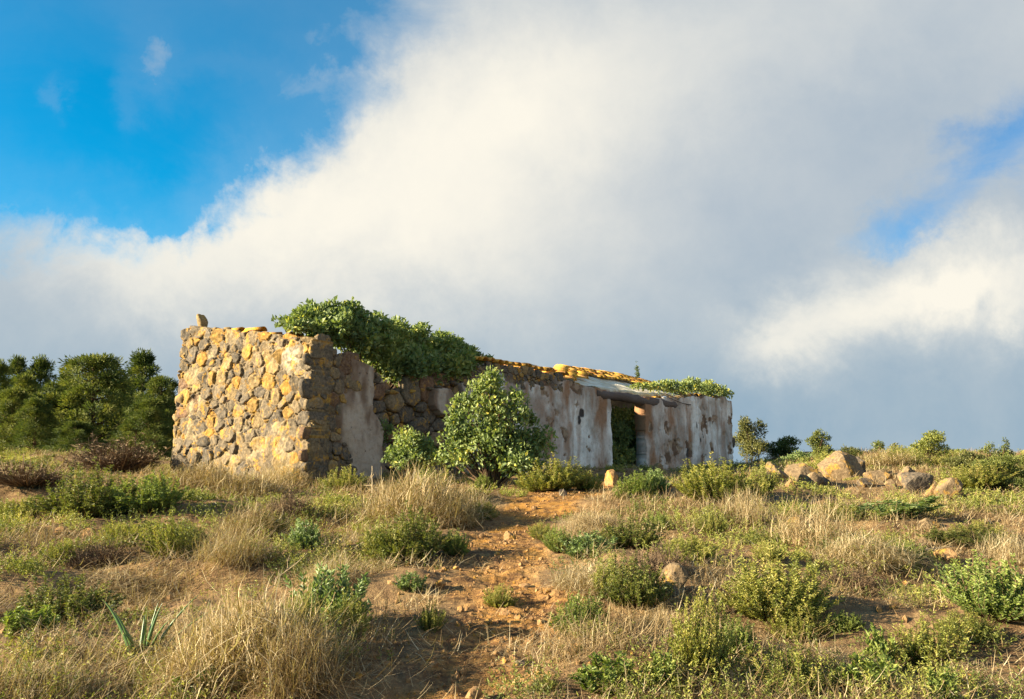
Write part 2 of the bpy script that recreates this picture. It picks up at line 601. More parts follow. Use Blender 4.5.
def wood_mat():
    m, N = mat('grey_old_timber')
    tc = N.add('ShaderNodeTexCoord').outputs['Object']
    st = N.vm('MULTIPLY', tc, (1.5, 14, 14))
    n = N.noise(st, 3, 6, 0.6)
    col = N.mix(n, (0.055, 0.040, 0.036), (0.20, 0.15, 0.125))
    finish(N, col, 0.85, n, 0.02, spec=0.2)
    return m


M['timber'] = wood_mat()


def ground_mat(name, path):
    m, N = mat(name)
    tc = N.add('ShaderNodeTexCoord').outputs['Object']
    pm = N.add('ShaderNodeAttribute', attribute_name='path').outputs['Fac']
    far = N.add('ShaderNodeAttribute', attribute_name='far').outputs['Fac']
    n1 = N.noise(tc, 1.6, 6, 0.6)
    n2 = N.noise(tc, 11, 6, 0.65)
    n3 = N.noise(tc, 60, 4, 0.6)
    soil = N.mix(N.ramp(n1, 0.35, 0.65), (0.105, 0.062, 0.036), (0.22, 0.138, 0.070))
    soil = N.mix(N.ramp(n2, 0.42, 0.62), soil, N.mix(0.6, soil, (0.33, 0.22, 0.105)))
    track = N.mix(N.ramp(n2, 0.38, 0.62), (0.115, 0.056, 0.026), (0.35, 0.185, 0.062))
    track = N.mix(N.m('MULTIPLY', N.ramp(n1, 0.5, 0.62), 0.6), track, N.mix(n2, (0.34, 0.14, 0.022), (0.56, 0.30, 0.06)))
    col = N.mix(pm, soil, track)
    col = N.mix(N.m('MULTIPLY', N.ramp(n3, 0.5, 0.72), 0.75), col, N.mix(0.5, col, (0.05, 0.035, 0.025)))
    col = N.mix(N.m('MULTIPLY', N.ramp(N.noise(tc, 95, 2), 0.60, 0.72), 0.5), col, (0.50, 0.34, 0.16))
    col = N.mix(far, col, N.mix(n1, (0.05, 0.06, 0.02), (0.16, 0.12, 0.05)))
    h = N.m('ADD', N.m('MULTIPLY', n2, 0.5), N.m('MULTIPLY', n3, 0.5))
    finish(N, col, 0.95, h, 0.03, spec=0.1)
    return m


M['ground'] = ground_mat('dry_earth', False)

# ------------------------------------------------------------------ ground sheet and dirt path
def build_ground():
    rr = np.concatenate([np.linspace(0.3, 3.0, 12)[:-1], np.geomspace(3.0, 45, 420)[:-1], np.geomspace(45, 9000, 70)])
    front = np.linspace(-0.66, 0.66, 620)
    back = np.linspace(0.66, 2 * math.pi - 0.66, 90)[1:-1]
    th = np.concatenate([front, back])
    R, T = np.meshgrid(rr, th, indexing='ij')
    X, Y = R * np.sin(T), R * np.cos(T)
    Z = ground_fine(X, Y)
    V = np.stack([X, Y, Z], -1).reshape(-1, 3)
    nr, nt = len(rr), len(th)
    i, j = np.meshgrid(np.arange(nr - 1), np.arange(nt), indexing='ij')
    j2 = (j + 1) % nt
    Q = np.stack([i * nt + j, i * nt + j2, (i + 1) * nt + j2, (i + 1) * nt + j], -1).reshape(-1, 4)[:, ::-1]
    pd = path_dist(V[:, 0], V[:, 1])
    pm = 1 - sstep(-0.28, 0.16, pd + 0.12 * fbm(V[:, 0] * 4, V[:, 1] * 4, seed=33, oct=2))
    far = sstep(40, 80, np.hypot(V[:, 0], V[:, 1]))
    onp = (pd[Q].mean(1) < 0) & (V[Q][:, :, 1].min(1) > 1.5)
    capi = len(V)
    V = np.concatenate([V, [[0, 0, float(ground_fine(np.array([0.0]), np.array([0.0]))[0])]]])
    pm = np.append(pm, 0); far = np.append(far, 0)
    cap = np.stack([np.arange(nt), (np.arange(nt) + 1) % nt, np.full(nt, capi)], 1)[:, ::-1]
    g = mesh_obj('ground', V, [Q[~onp], cap], M['ground'], attrs={'path': pm, 'far': far}, smooth=True)
    g['kind'] = 'structure'
    used = np.unique(Q[onp])
    re = np.full(len(V), -1); re[used] = np.arange(len(used))
    p = mesh_obj('dirt_path', V[used], [re[Q[onp]]], M['ground'], attrs={'path': pm[used], 'far': far[used]}, smooth=True)
    p['kind'] = 'structure'


build_ground()

# ------------------------------------------------------------------ the ruined house
D_ = np.array([590.0, 900.0, 0]); D_ /= np.linalg.norm(D_)     # along the long wall, away from us
W_ = np.array([-D_[1], D_[0], 0])                              # along the gable, to the left and back
Z_ = np.array([0, 0, 1.0])
_r = ray(309, 461)
CORNER = EYE + _r * (16.4 / _r[1]); CORNER[2] = -0.10


def u_of(px, w=0.0):
    r = ray(px, 445)
    o = CORNER + W_ * w - EYE
    # s*r - u*D = o in the plan
    A = np.array([[r[0], -D_[0]], [r[1], -D_[1]]])
    return float(np.linalg.solve(A, o[:2])[1])


def w_of(px):
    r = ray(px, 445)
    o = CORNER - EYE
    A = np.array([[r[0], -W_[0]], [r[1], -W_[1]]])
    return float(np.linalg.solve(A, o[:2])[1])


def z_at(px, py, u=None, w=0.0):
    """height above the house floor of a point on the wall plane"""
    if u is None: u = u_of(px, w)
    P = CORNER + D_ * u + W_ * w
    r = ray(px, py)
    return float(EYE[2] + r[2] * (P[1] / r[1]) - CORNER[2])


LEN = u_of(733)
WID = w_of(177)
house = empty('ruined_house', CORNER, math.atan2(D_[1], D_[0]),
              'long roofless stone house in ruins, lichened gable and stained white plaster, on the crest', 'house')


# local frame of the house: x along the long wall (u), y along the gable (w), z up
def power_cells(pts, rad, bounds, neigh=0.9):
    out = []
    for i in range(len(pts)):
        c = pts[i]; r = rad[i]
        k = r * 2.2
        poly = [np.array([c[0] - k, c[1] - k]), np.array([c[0] + k, c[1] - k]), np.array([c[0] + k, c[1] + k]), np.array([c[0] - k, c[1] + k])]
        d2 = ((pts - c) ** 2).sum(1)
        for j in np.argsort(d2)[1:26]:
            v = pts[j] - c
            lim = (pts[j] @ pts[j] - c @ c - rad[j] ** 2 + r ** 2) / 2
            new = []
            for a in range(len(poly)):
                p, q = poly[a], poly[(a + 1) % len(poly)]
                sp, sq = p @ v - lim, q @ v - lim
                if sp <= 0: new.append(p)
                if sp * sq < 0: new.append(p + (q - p) * (sp / (sp - sq)))
            poly = new
            if len(poly) < 3: break
        if len(poly) >= 3:
            out.append((i, np.array(poly)))
    return out


def pack(x0, x1, y0, y1, rmin, rmax, seed, inside=None, tries=15000):
    r = np.random.default_rng(seed)
    P, R = [], []
    for t in range(tries):
        f = 1 - t / tries
        rad = rmin + (rmax - rmin) * (f ** 1.6) * r.uniform(0.7, 1.0)
        p = np.array([r.uniform(x0, x1), r.uniform(y0, y1)])
        if inside and not inside(p[0], p[1]): continue
        if P:
            d = np.sqrt(((np.array(P) - p) ** 2).sum(1))
            if (d < (np.array(R) + rad) * 0.74).any(): continue
        P.append(p); R.append(rad)
    return np.array(P), np.array(R)


STONES = [(0.075, 0.062, 0.052), (0.115, 0.092, 0.072), (0.165, 0.125, 0.082), (0.23, 0.165, 0.092), (0.32, 0.215, 0.09), (0.42, 0.23, 0.035), (0.46, 0.215, 0.018), (0.16, 0.08, 0.045)]


def rubble(bag, axis, x0, x1, z0, z1, rmin, rmax, seed, probs, inside=None, bulge=0.07, base=0.0, flat=None, mat_i=0, stretch=1.0, tries=9000):
    """field of individual stones bulging out of a wall face; axis 'gable' (faces -x) or 'front' (faces -y)"""
    r = np.random.default_rng(seed)
    P, R = pack(x0 / stretch, x1 / stretch, z0, z1, rmin, rmax, seed, (lambda a, b: inside(a * stretch, b)) if inside else None, tries)
    for i, poly in power_cells(P, R, None):
        c = poly.mean(0)
        K = 24
        th = np.arange(K) / K * 2 * math.pi
        dr = np.stack([np.cos(th), np.sin(th)], 1)
        rad = np.full(K, 9.0)
        for a in range(len(poly)):
            p, q = poly[a] - c, poly[(a + 1) % len(poly)] - c
            e = q - p; nn = np.array([e[1], -e[0]]); ln = np.linalg.norm(nn)
            if ln < 1e-6: continue
            nn = nn / ln; dd = p @ nn
            if dd < 0: nn, dd = -nn, -dd
            dt = dr @ nn
            rad = np.where(dt > 1e-3, np.minimum(rad, dd / np.maximum(dt, 1e-3)), rad)
        rad = np.minimum(rad, np.median(rad) * 1.7)
        rad = 0.16 * np.roll(rad, 1) + 0.68 * rad + 0.16 * np.roll(rad, -1)
        rad = rad * r.uniform(0.93, 1.0) - 0.004
        if rad.mean() < 0.018: continue
        rad = np.maximum(rad, 0.010) * (1 + 0.035 * r.normal(size=K))
        h = bulge * r.uniform(0.35, 1.1) * min(1.0, rad.mean() / 0.12 + 0.3)
        if flat is not None: h *= flat(c[0], c[1])
        tilt = r.normal(0, 0.16, 2)
        rows, dep = [], []
        for s, k in ((1.0, -0.05), (1.0, 0.25 * h), (0.95, 0.78 * h), (0.80, 0.98 * h), (0.45, 1.02 * h)):
            q = c + dr * (rad * s)[:, None]
            rows.append(q)
            dep.append(np.full(K, k) + (0 if k < 0 else (q - c) @ tilt * 0.8) + (0 if k < 0 else r.normal(0, 0.05 * h + 0.002, K)))
        q = np.concatenate(rows + [c[None]]); dep = np.concatenate(dep + [[1.05 * h]]) + base
        Fq = []
        for k in range(4):
            a = k * K + np.arange(K); b = k * K + (np.arange(K) + 1) % K
            Fq.append(np.stack([a, b, b + K, a + K], 1))
        a = 4 * K + np.arange(K); b = 4 * K + (np.arange(K) + 1) % K
        tri = np.stack([a, b, np.full(K, 5 * K)], 1)
        if axis == 'gable':
            V = np.stack([-dep, q[:, 0], q[:, 1]], 1)
            Fq = [f[:, ::-1] for f in Fq]; tri = tri[:, ::-1]
        else:
            V = np.stack([q[:, 0] * stretch, -dep, q[:, 1]], 1)
        col = np.array(STONES[r.choice(len(STONES), p=probs)]) * r.uniform(0.8, 1.2)
        bag.add(V, Fq + [tri], col, mat_i)


def slab(bag, axis, x0, x1, ztop, zb, hole, disp, colour, thick, res=0.045, mat_i=0, nz=60):
    """solid wall: front relief, back, and every edge closed"""
    nx = max(2, int((x1 - x0) / res))
    xs = np.linspace(x0, x1, nx + 1)
    tp = ztop(xs)
    Xg = np.repeat(xs[:, None], nz + 1, 1)
    Zg = zb + (tp[:, None] - zb) * np.linspace(0, 1, nz + 1)[None]
    jx = 0.012 * fbm(Xg * 9, Zg * 9, seed=41, oct=2)
    Xg = Xg + jx
    Dp = disp(Xg, Zg)
    col = colour(Xg, Zg)
    xc = (Xg[1:, 1:] + Xg[:-1, :-1]) / 2; zc = (Zg[1:, 1:] + Zg[:-1, :-1]) / 2
    keep = ~hole(xc, zc)
    n = (nx + 1) * (nz + 1)
    idx = np.arange(n).reshape(nx + 1, nz + 1)
    fr = np.stack([idx[:-1, :-1], idx[1:, :-1], idx[1:, 1:], idx[:-1, 1:]], -1)
    front = fr[keep]
    side = []
    kp = np.pad(keep, 1)
    for di, dj, a, b in ((-1, 0, (0, 0), (0, 1)), (1, 0, (1, 1), (1, 0)), (0, -1, (1, 0), (0, 0)), (0, 1, (0, 1), (1, 1))):
        bd = keep & ~kp[1 + di:1 + di + nx, 1 + dj:1 + dj + nz]
        ii, jj = np.nonzero(bd)
        p = idx[ii + a[0], jj + a[1]]; q = idx[ii + b[0], jj + b[1]]
        side.append(np.stack([p, q, q + n, p + n], 1))
    back = front[:, ::-1] + n
    side = np.concatenate(side)
    bk = np.full_like(Dp, -thick) + 0.03 * fbm(Xg * 2, Zg * 2, seed=44, oct=3)
    if axis == 'gable':
        Vf = np.stack([-Dp, Xg, Zg], -1).reshape(-1, 3); Vb = np.stack([-bk, Xg, Zg], -1).reshape(-1, 3)
        front, back, side = front[:, ::-1], back[:, ::-1], side[:, ::-1]
    else:
        Vf = np.stack([Xg, -Dp, Zg], -1).reshape(-1, 3); Vb = np.stack([Xg, -bk, Zg], -1).reshape(-1, 3)
    cc = col.reshape(-1, 3)
    bag.add(np.concatenate([Vf, Vb]), [front, back, side], np.concatenate([cc, cc * 0.9]), mat_i)


nohole = lambda x, z: np.zeros_like(x, bool)


def lerp(a, b, t):
    return a * (1 - t[..., None]) + b * t[..., None]


def build_gable():
    bag = Bag()
    G = [(w_of(x), z_at(0, y, 0, w_of(x)) if False else None) for x, y in ()]
    pr = np.array([(310, 337), (300, 333), (284, 331), (262, 329), (240, 328), (215, 327), (196, 325), (186, 323), (177, 326)])
    ws = np.array([w_of(x) for x, y in pr])
    zs = []
    for (x, y), w in zip(pr, ws):
        P = CORNER + W_ * w
        r = ray(x, y)
        zs.append(EYE[2] + r[2] * P[1] / r[1] - CORNER[2])
    zs = np.array(zs)

    def top(w): return np.interp(w, ws, zs) - 0.07 + 0.05 * fbm(w * 3.1, w * 0 + 2, seed=51, oct=3)

    def mortar_mask(w, z):          # where lime still covers the stones
        a = np.exp(-(((w - 1.0) / 0.9) ** 2 + ((z - 0.55) / 0.75) ** 2)) * 1.1
        b = np.exp(-(((w - 0.45) / 0.35) ** 2 + ((z - 2.35) / 0.28) ** 2)) * 1.3
        c = np.exp(-(((w - 3.3) / 0.12) ** 2 + ((z - 1.3) / 0.5) ** 2)) * 0.8
        return a + b + c + 0.4 * fbm(w * 2.2, z * 2.2, seed=52, oct=3)

    PS, RS = pack(-0.2, WID + 0.2, -0.6, 3.4, 0.022, 0.21, 61, None, 18000)
    rs = np.random.default_rng(62)
    ns = len(PS)
    off = rs.normal(0.024, 0.012, ns).clip(0.0, 0.06); tx = rs.normal(0, 0.13, ns); tz = rs.normal(0, 0.13, ns)
    gapw = rs.uniform(0.0, 0.010, ns)
    sc = np.array(STONES)[rs.choice(8, ns, p=[.08, .19, .25, .19, .11, .09, .07, .02])] * rs.uniform(0.62, 1.05, (ns, 1))

    def masonry(w, z):
        sh = w.shape
        a = (w + 0.045 * fbm(w * 5, z * 5, seed=56, oct=4)).ravel(); b = (z + 0.045 * fbm(w * 5 + 9, z * 5, seed=57, oct=4)).ravel()
        idn = np.empty(len(a), int); e = np.empty(len(a))
        for k in range(0, len(a), 4000):
            d = (a[k:k + 4000, None] - PS[None, :, 0]) ** 2 + ((b[k:k + 4000, None] - PS[None, :, 1]) * 1.2) ** 2 - RS[None] ** 2
            o = np.argpartition(d, 1, 1)[:, :2]
            d0 = np.take_along_axis(d, o, 1)
            sw = d0[:, 0] > d0[:, 1]
            i0 = np.where(sw, o[:, 1], o[:, 0]); i1 = np.where(sw, o[:, 0], o[:, 1])
            idn[k:k + 4000] = i0
            e[k:k + 4000] = np.abs(d0[:, 0] - d0[:, 1]) / (2 * np.linalg.norm(PS[i0] - PS[i1], axis=1) + 1e-6)
        wf, zf = w.ravel(), z.ravel()
        hs = off[idn] + tx[idn] * (a - PS[idn, 0]) + tz[idn] * (b - PS[idn, 1]) + 0.010 * fbm(wf * 14, zf * 14, seed=58, oct=3)
        hs = hs * sstep(0.0, 0.035, e - gapw[idn]) - 0.022 * sstep(0.012, 0.0, e - gapw[idn])
        hm = -0.016 + 0.026 * fbm(wf * 4, zf * 4, seed=53, oct=5) + 0.055 * sstep(0.15, 1.1, mortar_mask(wf, zf))
        st = sstep(-0.006, 0.006, hs - hm)
        cm = mcol(wf, zf)
        cs = sc[idn] * (1 + 0.22 * fbm(wf * 10, zf * 10, seed=59, oct=3))[:, None]
        return np.maximum(hs, hm).reshape(sh), lerp(cm, cs, st).reshape(sh + (3,))

    def mcol(w, z):
        t = sstep(-0.7, 0.7, fbm(w * 3, z * 3, seed=54, oct=3))
        a = lerp(np.array([0.14, 0.10, 0.056]), np.array([0.33, 0.25, 0.14]), t)
        up = np.exp(-(((w - 0.45) / 0.4) ** 2 + ((z - 2.35) / 0.3) ** 2))
        a = lerp(a, np.array([0.50, 0.43, 0.33]), np.clip(up, 0, 1))
        return lerp(a, np.array([0.13, 0.10, 0.075]), sstep(0.2, 0.6, fbm(w * 7, z * 7, seed=55, oct=3)) * 0.7)
    memo = {}

    def disp(w, z):
        h, c = masonry(w, z)
        memo['c'] = c
        return h

    def colour(w, z): return memo['c']
    slab(bag, 'gable', 0.0, WID - 0.02, top, -0.5, nohole, disp, colour, 0.5, 0.0125, 1, 250)
    G0 = bag.V[-1]                  # the free edge leans in towards the top
    G0[:, 1] += 0.20 * np.clip((G0[:, 1] - 2.2) / 1.5, 0, 1) * np.clip(1 - G0[:, 2] / 2.8, 0, 1.1)
    r = np.random.default_rng(5)
    z = -0.2                        # big blocks bonded into the free left edge
    while z < 2.7:
        s = r.uniform(0.13, 0.20)
        V, Fc = rock((0.24, s * 1.1, s * 1.2), int(r.integers(9999)), 3)
        bag.add(V + np.array([0.20, WID - 0.12 + 0.20 * (1 - z / 2.8) + r.uniform(-0.04, 0.05), z + s]), [Fc], np.array(STONES[r.choice([3, 4, 5, 5, 4])]), 0)
        z += s * 2.0
    for px, sx, sz in ((205, .16, .05), (217, .12, .04), (284, .10, .06), (290, .07, .05), (183, .13, .08)):
        V, Fc = rock((0.2, sx, sz), int(r.integers(9999)), 3)
        w = w_of(px)
        bag.add(V + np.array([0.22, w, float(top(np.array([w]))[0]) + 0.01]), [Fc], np.array(STONES[r.choice([1, 2, 3, 4])]), 0)
    V, Fc = rock((0.12, 0.10, 0.22), 421, 3)      # upright stone standing on the far end
    bag.add(V + np.array([0.15, w_of(190), float(top(np.array([w_of(190)]))[0]) + 0.11]), [Fc], np.array(STONES[4]), 0)
    bag.build('gable_wall', [M['rubble'], M['rubble']], house, 'col', True)
    # loose tiles lying on the gable
    for (px, dz, rot, ln) in ((230, 0.07, 0.02, 0.42), (240, 0.06, -0.16, 0.42), (252, 0.09, 0.22, 0.40), (270, 0.04, 0.6, 0.34), (291, 0.02, 0.1, 0.4), (301, 0.0, -0.1, 0.4)):
        w = w_of(px)
        V, Q = tile(ln, 0.11)
        c, s = math.cos(math.pi / 2 + rot), math.sin(math.pi / 2 + rot)
        V = np.stack([V[:, 0] * c - V[:, 1] * s, V[:, 0] * s + V[:, 1] * c, V[:, 2]], 1)
        tb = Bag()
        tb.add(V, [Q], r.uniform(0.3, 1))
        lt = tb.build('loose_tile', M['tile'], house, 'tint', True)
        lt.location = (0.2, w, float(top(np.array([w]))[0]) - 0.05 + dz)


def tile(length, rad, thick=0.015, taper=0.82):
    """one barrel tile: x = length, arched over y"""
    K = 8
    a = np.linspace(0, math.pi, K + 1)
    rows = []
    for x, s in ((0, 1.0), (length, taper)):
        for rr in (rad * s, rad * s - thick):
            rows.append(np.stack([np.full(K + 1, x), np.cos(a) * rr, np.sin(a) * rr * 0.75], 1))
    V = np.concatenate(rows)
    n = K + 1
    Q = []
    for k in range(K):
        Q += [(k, k + 1, 2 * n + k + 1, 2 * n + k), (n + k, 3 * n + k, 3 * n + k + 1, n + k + 1),
              (k, n + k, n + k + 1, k + 1), (2 * n + k, 2 * n + k + 1, 3 * n + k + 1, 3 * n + k)]
    Q += [(0, 2 * n, 3 * n, n), (K, n + K, 3 * n + K, 2 * n + K)]
    return V, np.array(Q)


U = {x: u_of(x) for x in (345, 382, 455, 480, 500, 527, 533, 539, 551, 561, 571, 582, 595, 597, 607, 612, 633, 641, 655, 677, 690, 694)}
DOOR0, DOOR1 = U[612], u_of(646)


def build_front():
    bag = Bag()
    pr = [(309, 342), (322, 345), (340, 354), (360, 362), (380, 374), (384, 388), (400, 393), (440, 388), (470, 380), (482, 366), (500, 366), (530, 370), (548, 376),
          (560, 378), (585, 385), (598, 388), (612, 391), (640, 396), (660, 398), (690, 397), (715, 397), (727, 398), (733, 402)]
    us = np.array([u_of(x) for x, y in pr])
    zs = np.array([z_at(x, y) for x, y in pr])
    door_top = z_at(625, 400)

    def top(u): return np.interp(u, us, zs) + 0.035 * fbm(u * 2.6, u * 0 + 5, seed=71, oct=4)

    def broken(u, z):               # where the outer skin has fallen away
        e = 0.35 * fbm(u * 1.6, z * 1.9, seed=72, oct=4)
        a = sstep(-0.06, 0.06, (u - U[382]) + 0.45 * (z - 1.2) * 0.4 + e * 0.6) * sstep(0.06, -0.06, (u - U[480] + 0.5) + e)
        patch = np.exp(-(((u - u_of(443)) / 0.5) ** 2 + ((z - 1.75) / 0.35) ** 2)) > 0.45 + e * 0.4
        return a * (1 - patch)

    def bare(u, z):                 # plaster gone, stones showing flush
        q = sstep(U[345] + 0.15, U[345] - 0.15, u + 0.25 * fbm(u * 2, z * 2, seed=73, oct=3))
        tp = np.interp(u, us, zs)
        band = sstep(0.34, 0.24, tp - z + 0.16 * fbm(u * 1.8, z * 3, seed=74, oct=3)) * sstep(U[455], U[480], u) * sstep(u_of(566), u_of(556), u)
        return np.maximum(q, band)

    def disp(u, z):
        return 0.026 * fbm(u * 2.5, z * 2.5, seed=75, oct=5) - 0.24 * broken(u, z) - 0.045 * bare(u, z) - 0.03 * flake(u, z) + 0.010 * flake(u, z) * fbm(u * 9, z * 9, seed=89, oct=3) \
            - 0.05 * (u > U[655]) * sstep(0.55, 0.72, fbm(u * 2.4, z * 2.2, seed=76, oct=3))

    def flake(u, z):                # render fallen off in sharp-edged patches
        n = fbm(u * 1.5, z * 2.0, seed=88, oct=5)
        k = n + 0.35 * sstep(0.5, 0.0, z) + 0.25 * sstep(0.25, 0.0, np.interp(u, us, zs) - z)
        return sstep(0.66, 0.69, k) * sstep(U[455], U[480], u)

    def hole(u, z):
        return (u > DOOR0) & (u < DOOR1) & (z < door_top + 0.25)

    def colour(u, z):
        n = fbm(u * 1.3, z * 1.3, seed=77, oct=4)
        base = lerp(np.array([0.44, 0.40, 0.36]), np.array([0.78, 0.76, 0.72]), sstep(-0.6, 0.6, n))
        brown = np.zeros_like(u)
        wv = 0.17 * fbm(u * 0.8 + 3, z * 1.5, seed=78, oct=4)
        for a, b, k in ((527, 533, .8), (539, 551, .95), (561, 571, .9), (595, 607, 1.0), (633, 655, .95), (658, 664, .6), (668, 676, .75), (680, 684, .5), (688, 692, .9)):
            ua, ub = u_of(a), u_of(b)
            brown = np.maximum(brown, k * sstep(ua - 0.26, ua + 0.14, u + wv) * sstep(ub + 0.26, ub - 0.14, u + wv) * (0.72 + 0.5 * fbm(u * 2.5, z * 1.1, seed=83, oct=3)))
        st = sstep(0.0, 0.55, fbm(u * 3.2, z * 0.35, seed=79, oct=3))
        brown = np.maximum(brown, st * 0.46)
        brown = np.maximum(brown, 0.38 * sstep(U[641], U[655], u) * sstep(u_of(692), u_of(688), u))
        brown = np.clip(brown + 0.22 * fbm(u * 5, z * 2.2, seed=80, oct=3), 0, 1)
        c = lerp(base, np.array([0.30, 0.15, 0.070]), np.clip(brown * 0.92, 0, 1))
        # strip by the corner: pinkish grey render
        lf = sstep(U[480], U[455], u)
        cl = lerp(np.array([0.20, 0.135, 0.095]), np.array([0.44, 0.36, 0.29]), sstep(-0.5, 0.5, fbm(u * 2.8, z * 1.1, seed=81, oct=4)))
        c = lerp(c, cl, lf)
        dk = np.zeros_like(u)
        for px, py, sx, sz in ((582, 413, .16, .17), (580, 420, .1, .15), (697, 424, .10, .2), (700, 440, .12, .12), (712, 452, .14, .1), (707, 422, .12, .06), (688, 452, .2, .3), (703, 436, .06, .1)):
            uu = u_of(px); zz = z_at(px, py)
            dk = np.maximum(dk, np.exp(-(((u - uu) / sx) ** 2 + ((z - zz) / sz) ** 2) * 1.5))
        dk = sstep(0.35, 0.6, dk + 0.25 * fbm(u * 6, z * 6, seed=82, oct=2))
        c = lerp(c, np.array([0.06, 0.05, 0.045]), dk)
        fl = flake(u, z)
        c = lerp(c, lerp(np.array([0.16, 0.10, 0.065]), np.array([0.36, 0.26, 0.18]), sstep(-0.5, 0.5, fbm(u * 6, z * 6, seed=90, oct=3))), fl)
        tb = np.maximum(bare(u, z), broken(u, z))
        return lerp(c, np.array([0.12, 0.085, 0.06]), tb * 0.85)
    slab(bag, 'front', 0.03, LEN, top, -0.5, hole, disp, colour, 0.36, 0.026, 1, 110)
    tf = lambda u: float(top(np.array([u]))[0])
    rub = [.26, .24, .16, .10, .06, .03, .02, .13]
    # stones of the broken stretch, set back
    rubble(bag, 'front', U[382] - 0.1, U[480] - 0.2, -0.2, 2.4, 0.05, 0.24, 62, rub,
           lambda u, z: z < tf(u) - 0.06 and float(broken(np.array([u]), np.array([z]))[0]) > 0.5, 0.13, -0.235, stretch=1.5)
    # dressed corner stones
    rubble(bag, 'front', 0.12, U[345] + 0.2, -0.3, 2.7, 0.04, 0.17, 63, [.26, .28, .18, .12, .05, .02, .01, .08],
           lambda u, z: z < tf(u) - 0.08 and float(bare(np.array([u]), np.array([z]))[0]) > 0.75, 0.04, -0.04, stretch=1.12)
    # bare course under the roof edge
    rubble(bag, 'front', U[455], u_of(566), 1.6, 3.0, 0.025, 0.085, 64, rub,
           lambda u, z: z < tf(u) - 0.05 and float(bare(np.array([u]), np.array([z]))[0]) > 0.6, 0.035, -0.035, stretch=1.7)
    r = np.random.default_rng(9)
    u = 0.35
    while u < LEN:                  # loose stones along the broken top
        s = r.uniform(0.05, 0.13)
        if not (DOOR0 - 0.4 < u < U[677]):
            V, Fc = rock((s * 1.4, 0.2, s * 0.7), int(r.integers(9999)), 3)
            bag.add(V + np.array([u, 0.22, tf(u) + s * 0.1]), [Fc], np.array(STONES[r.choice([0, 1, 2, 2, 3, 5])]), 0)
        u += s * r.uniform(1.8, 4.5)
    z = -0.1
    while z < 2.2:                  # stones of the far edge
        s = r.uniform(0.12, 0.22)
        V, Fc = rock((s * 0.8, 0.24, s), int(r.integers(9999)), 3)
        bag.add(V + np.array([LEN - 0.06 + r.uniform(-0.06, 0.06), 0.24, z + s]), [Fc], np.array(STONES[r.choice([0, 1, 2])]), 0)
        z += s * 1.7
    V, Fc = rock((0.3, 0.3, 0.42), 77, 3)
    bag.add(V + np.array([LEN + 0.25, 0.35, z_at(735, 441)]), [Fc], np.array(STONES[0]), 0)
    bag.build('front_wall', [M['rubble'], M['plaster']], house, 'col', True)

    # timber lintel over the doorway
    lb = Bag()
    za = z_at(597, 388); zb = z_at(677, 401)
    ua, ub = U[597], U[677]
    n = 26
    us_ = np.linspace(ua, ub, n)
    zz = np.linspace(za, zb, n) + 0.02 * fbm(us_ * 2, us_ * 0, seed=85, oct=3)
    V, Q = tube(np.stack([us_, np.full(n, 0.11), zz - 0.14], 1), np.full(n, 0.15) * (1 + 0.12 * fbm(us_ * 2, us_ * 0 + 4, seed=86)), 8)
    V[:, 2] += 0.035 * fbm(V[:, 0] * 2.2, V[:, 1] * 6, V[:, 2] * 6, seed=87, oct=3)
    V[:, 1] += 0.035 * fbm(V[:, 0] * 2.2, V[:, 1] * 6, V[:, 2] * 6, seed=88, oct=3)
    lb.add(V, [Q, np.array([np.arange(8)[::-1]]), np.array([np.arange(8) + (n - 1) * 8])], 0.5)
    lb.build('lintel', M['timber'], house, 'tint', True)


EAVE = 2.72
RISE = 0.29


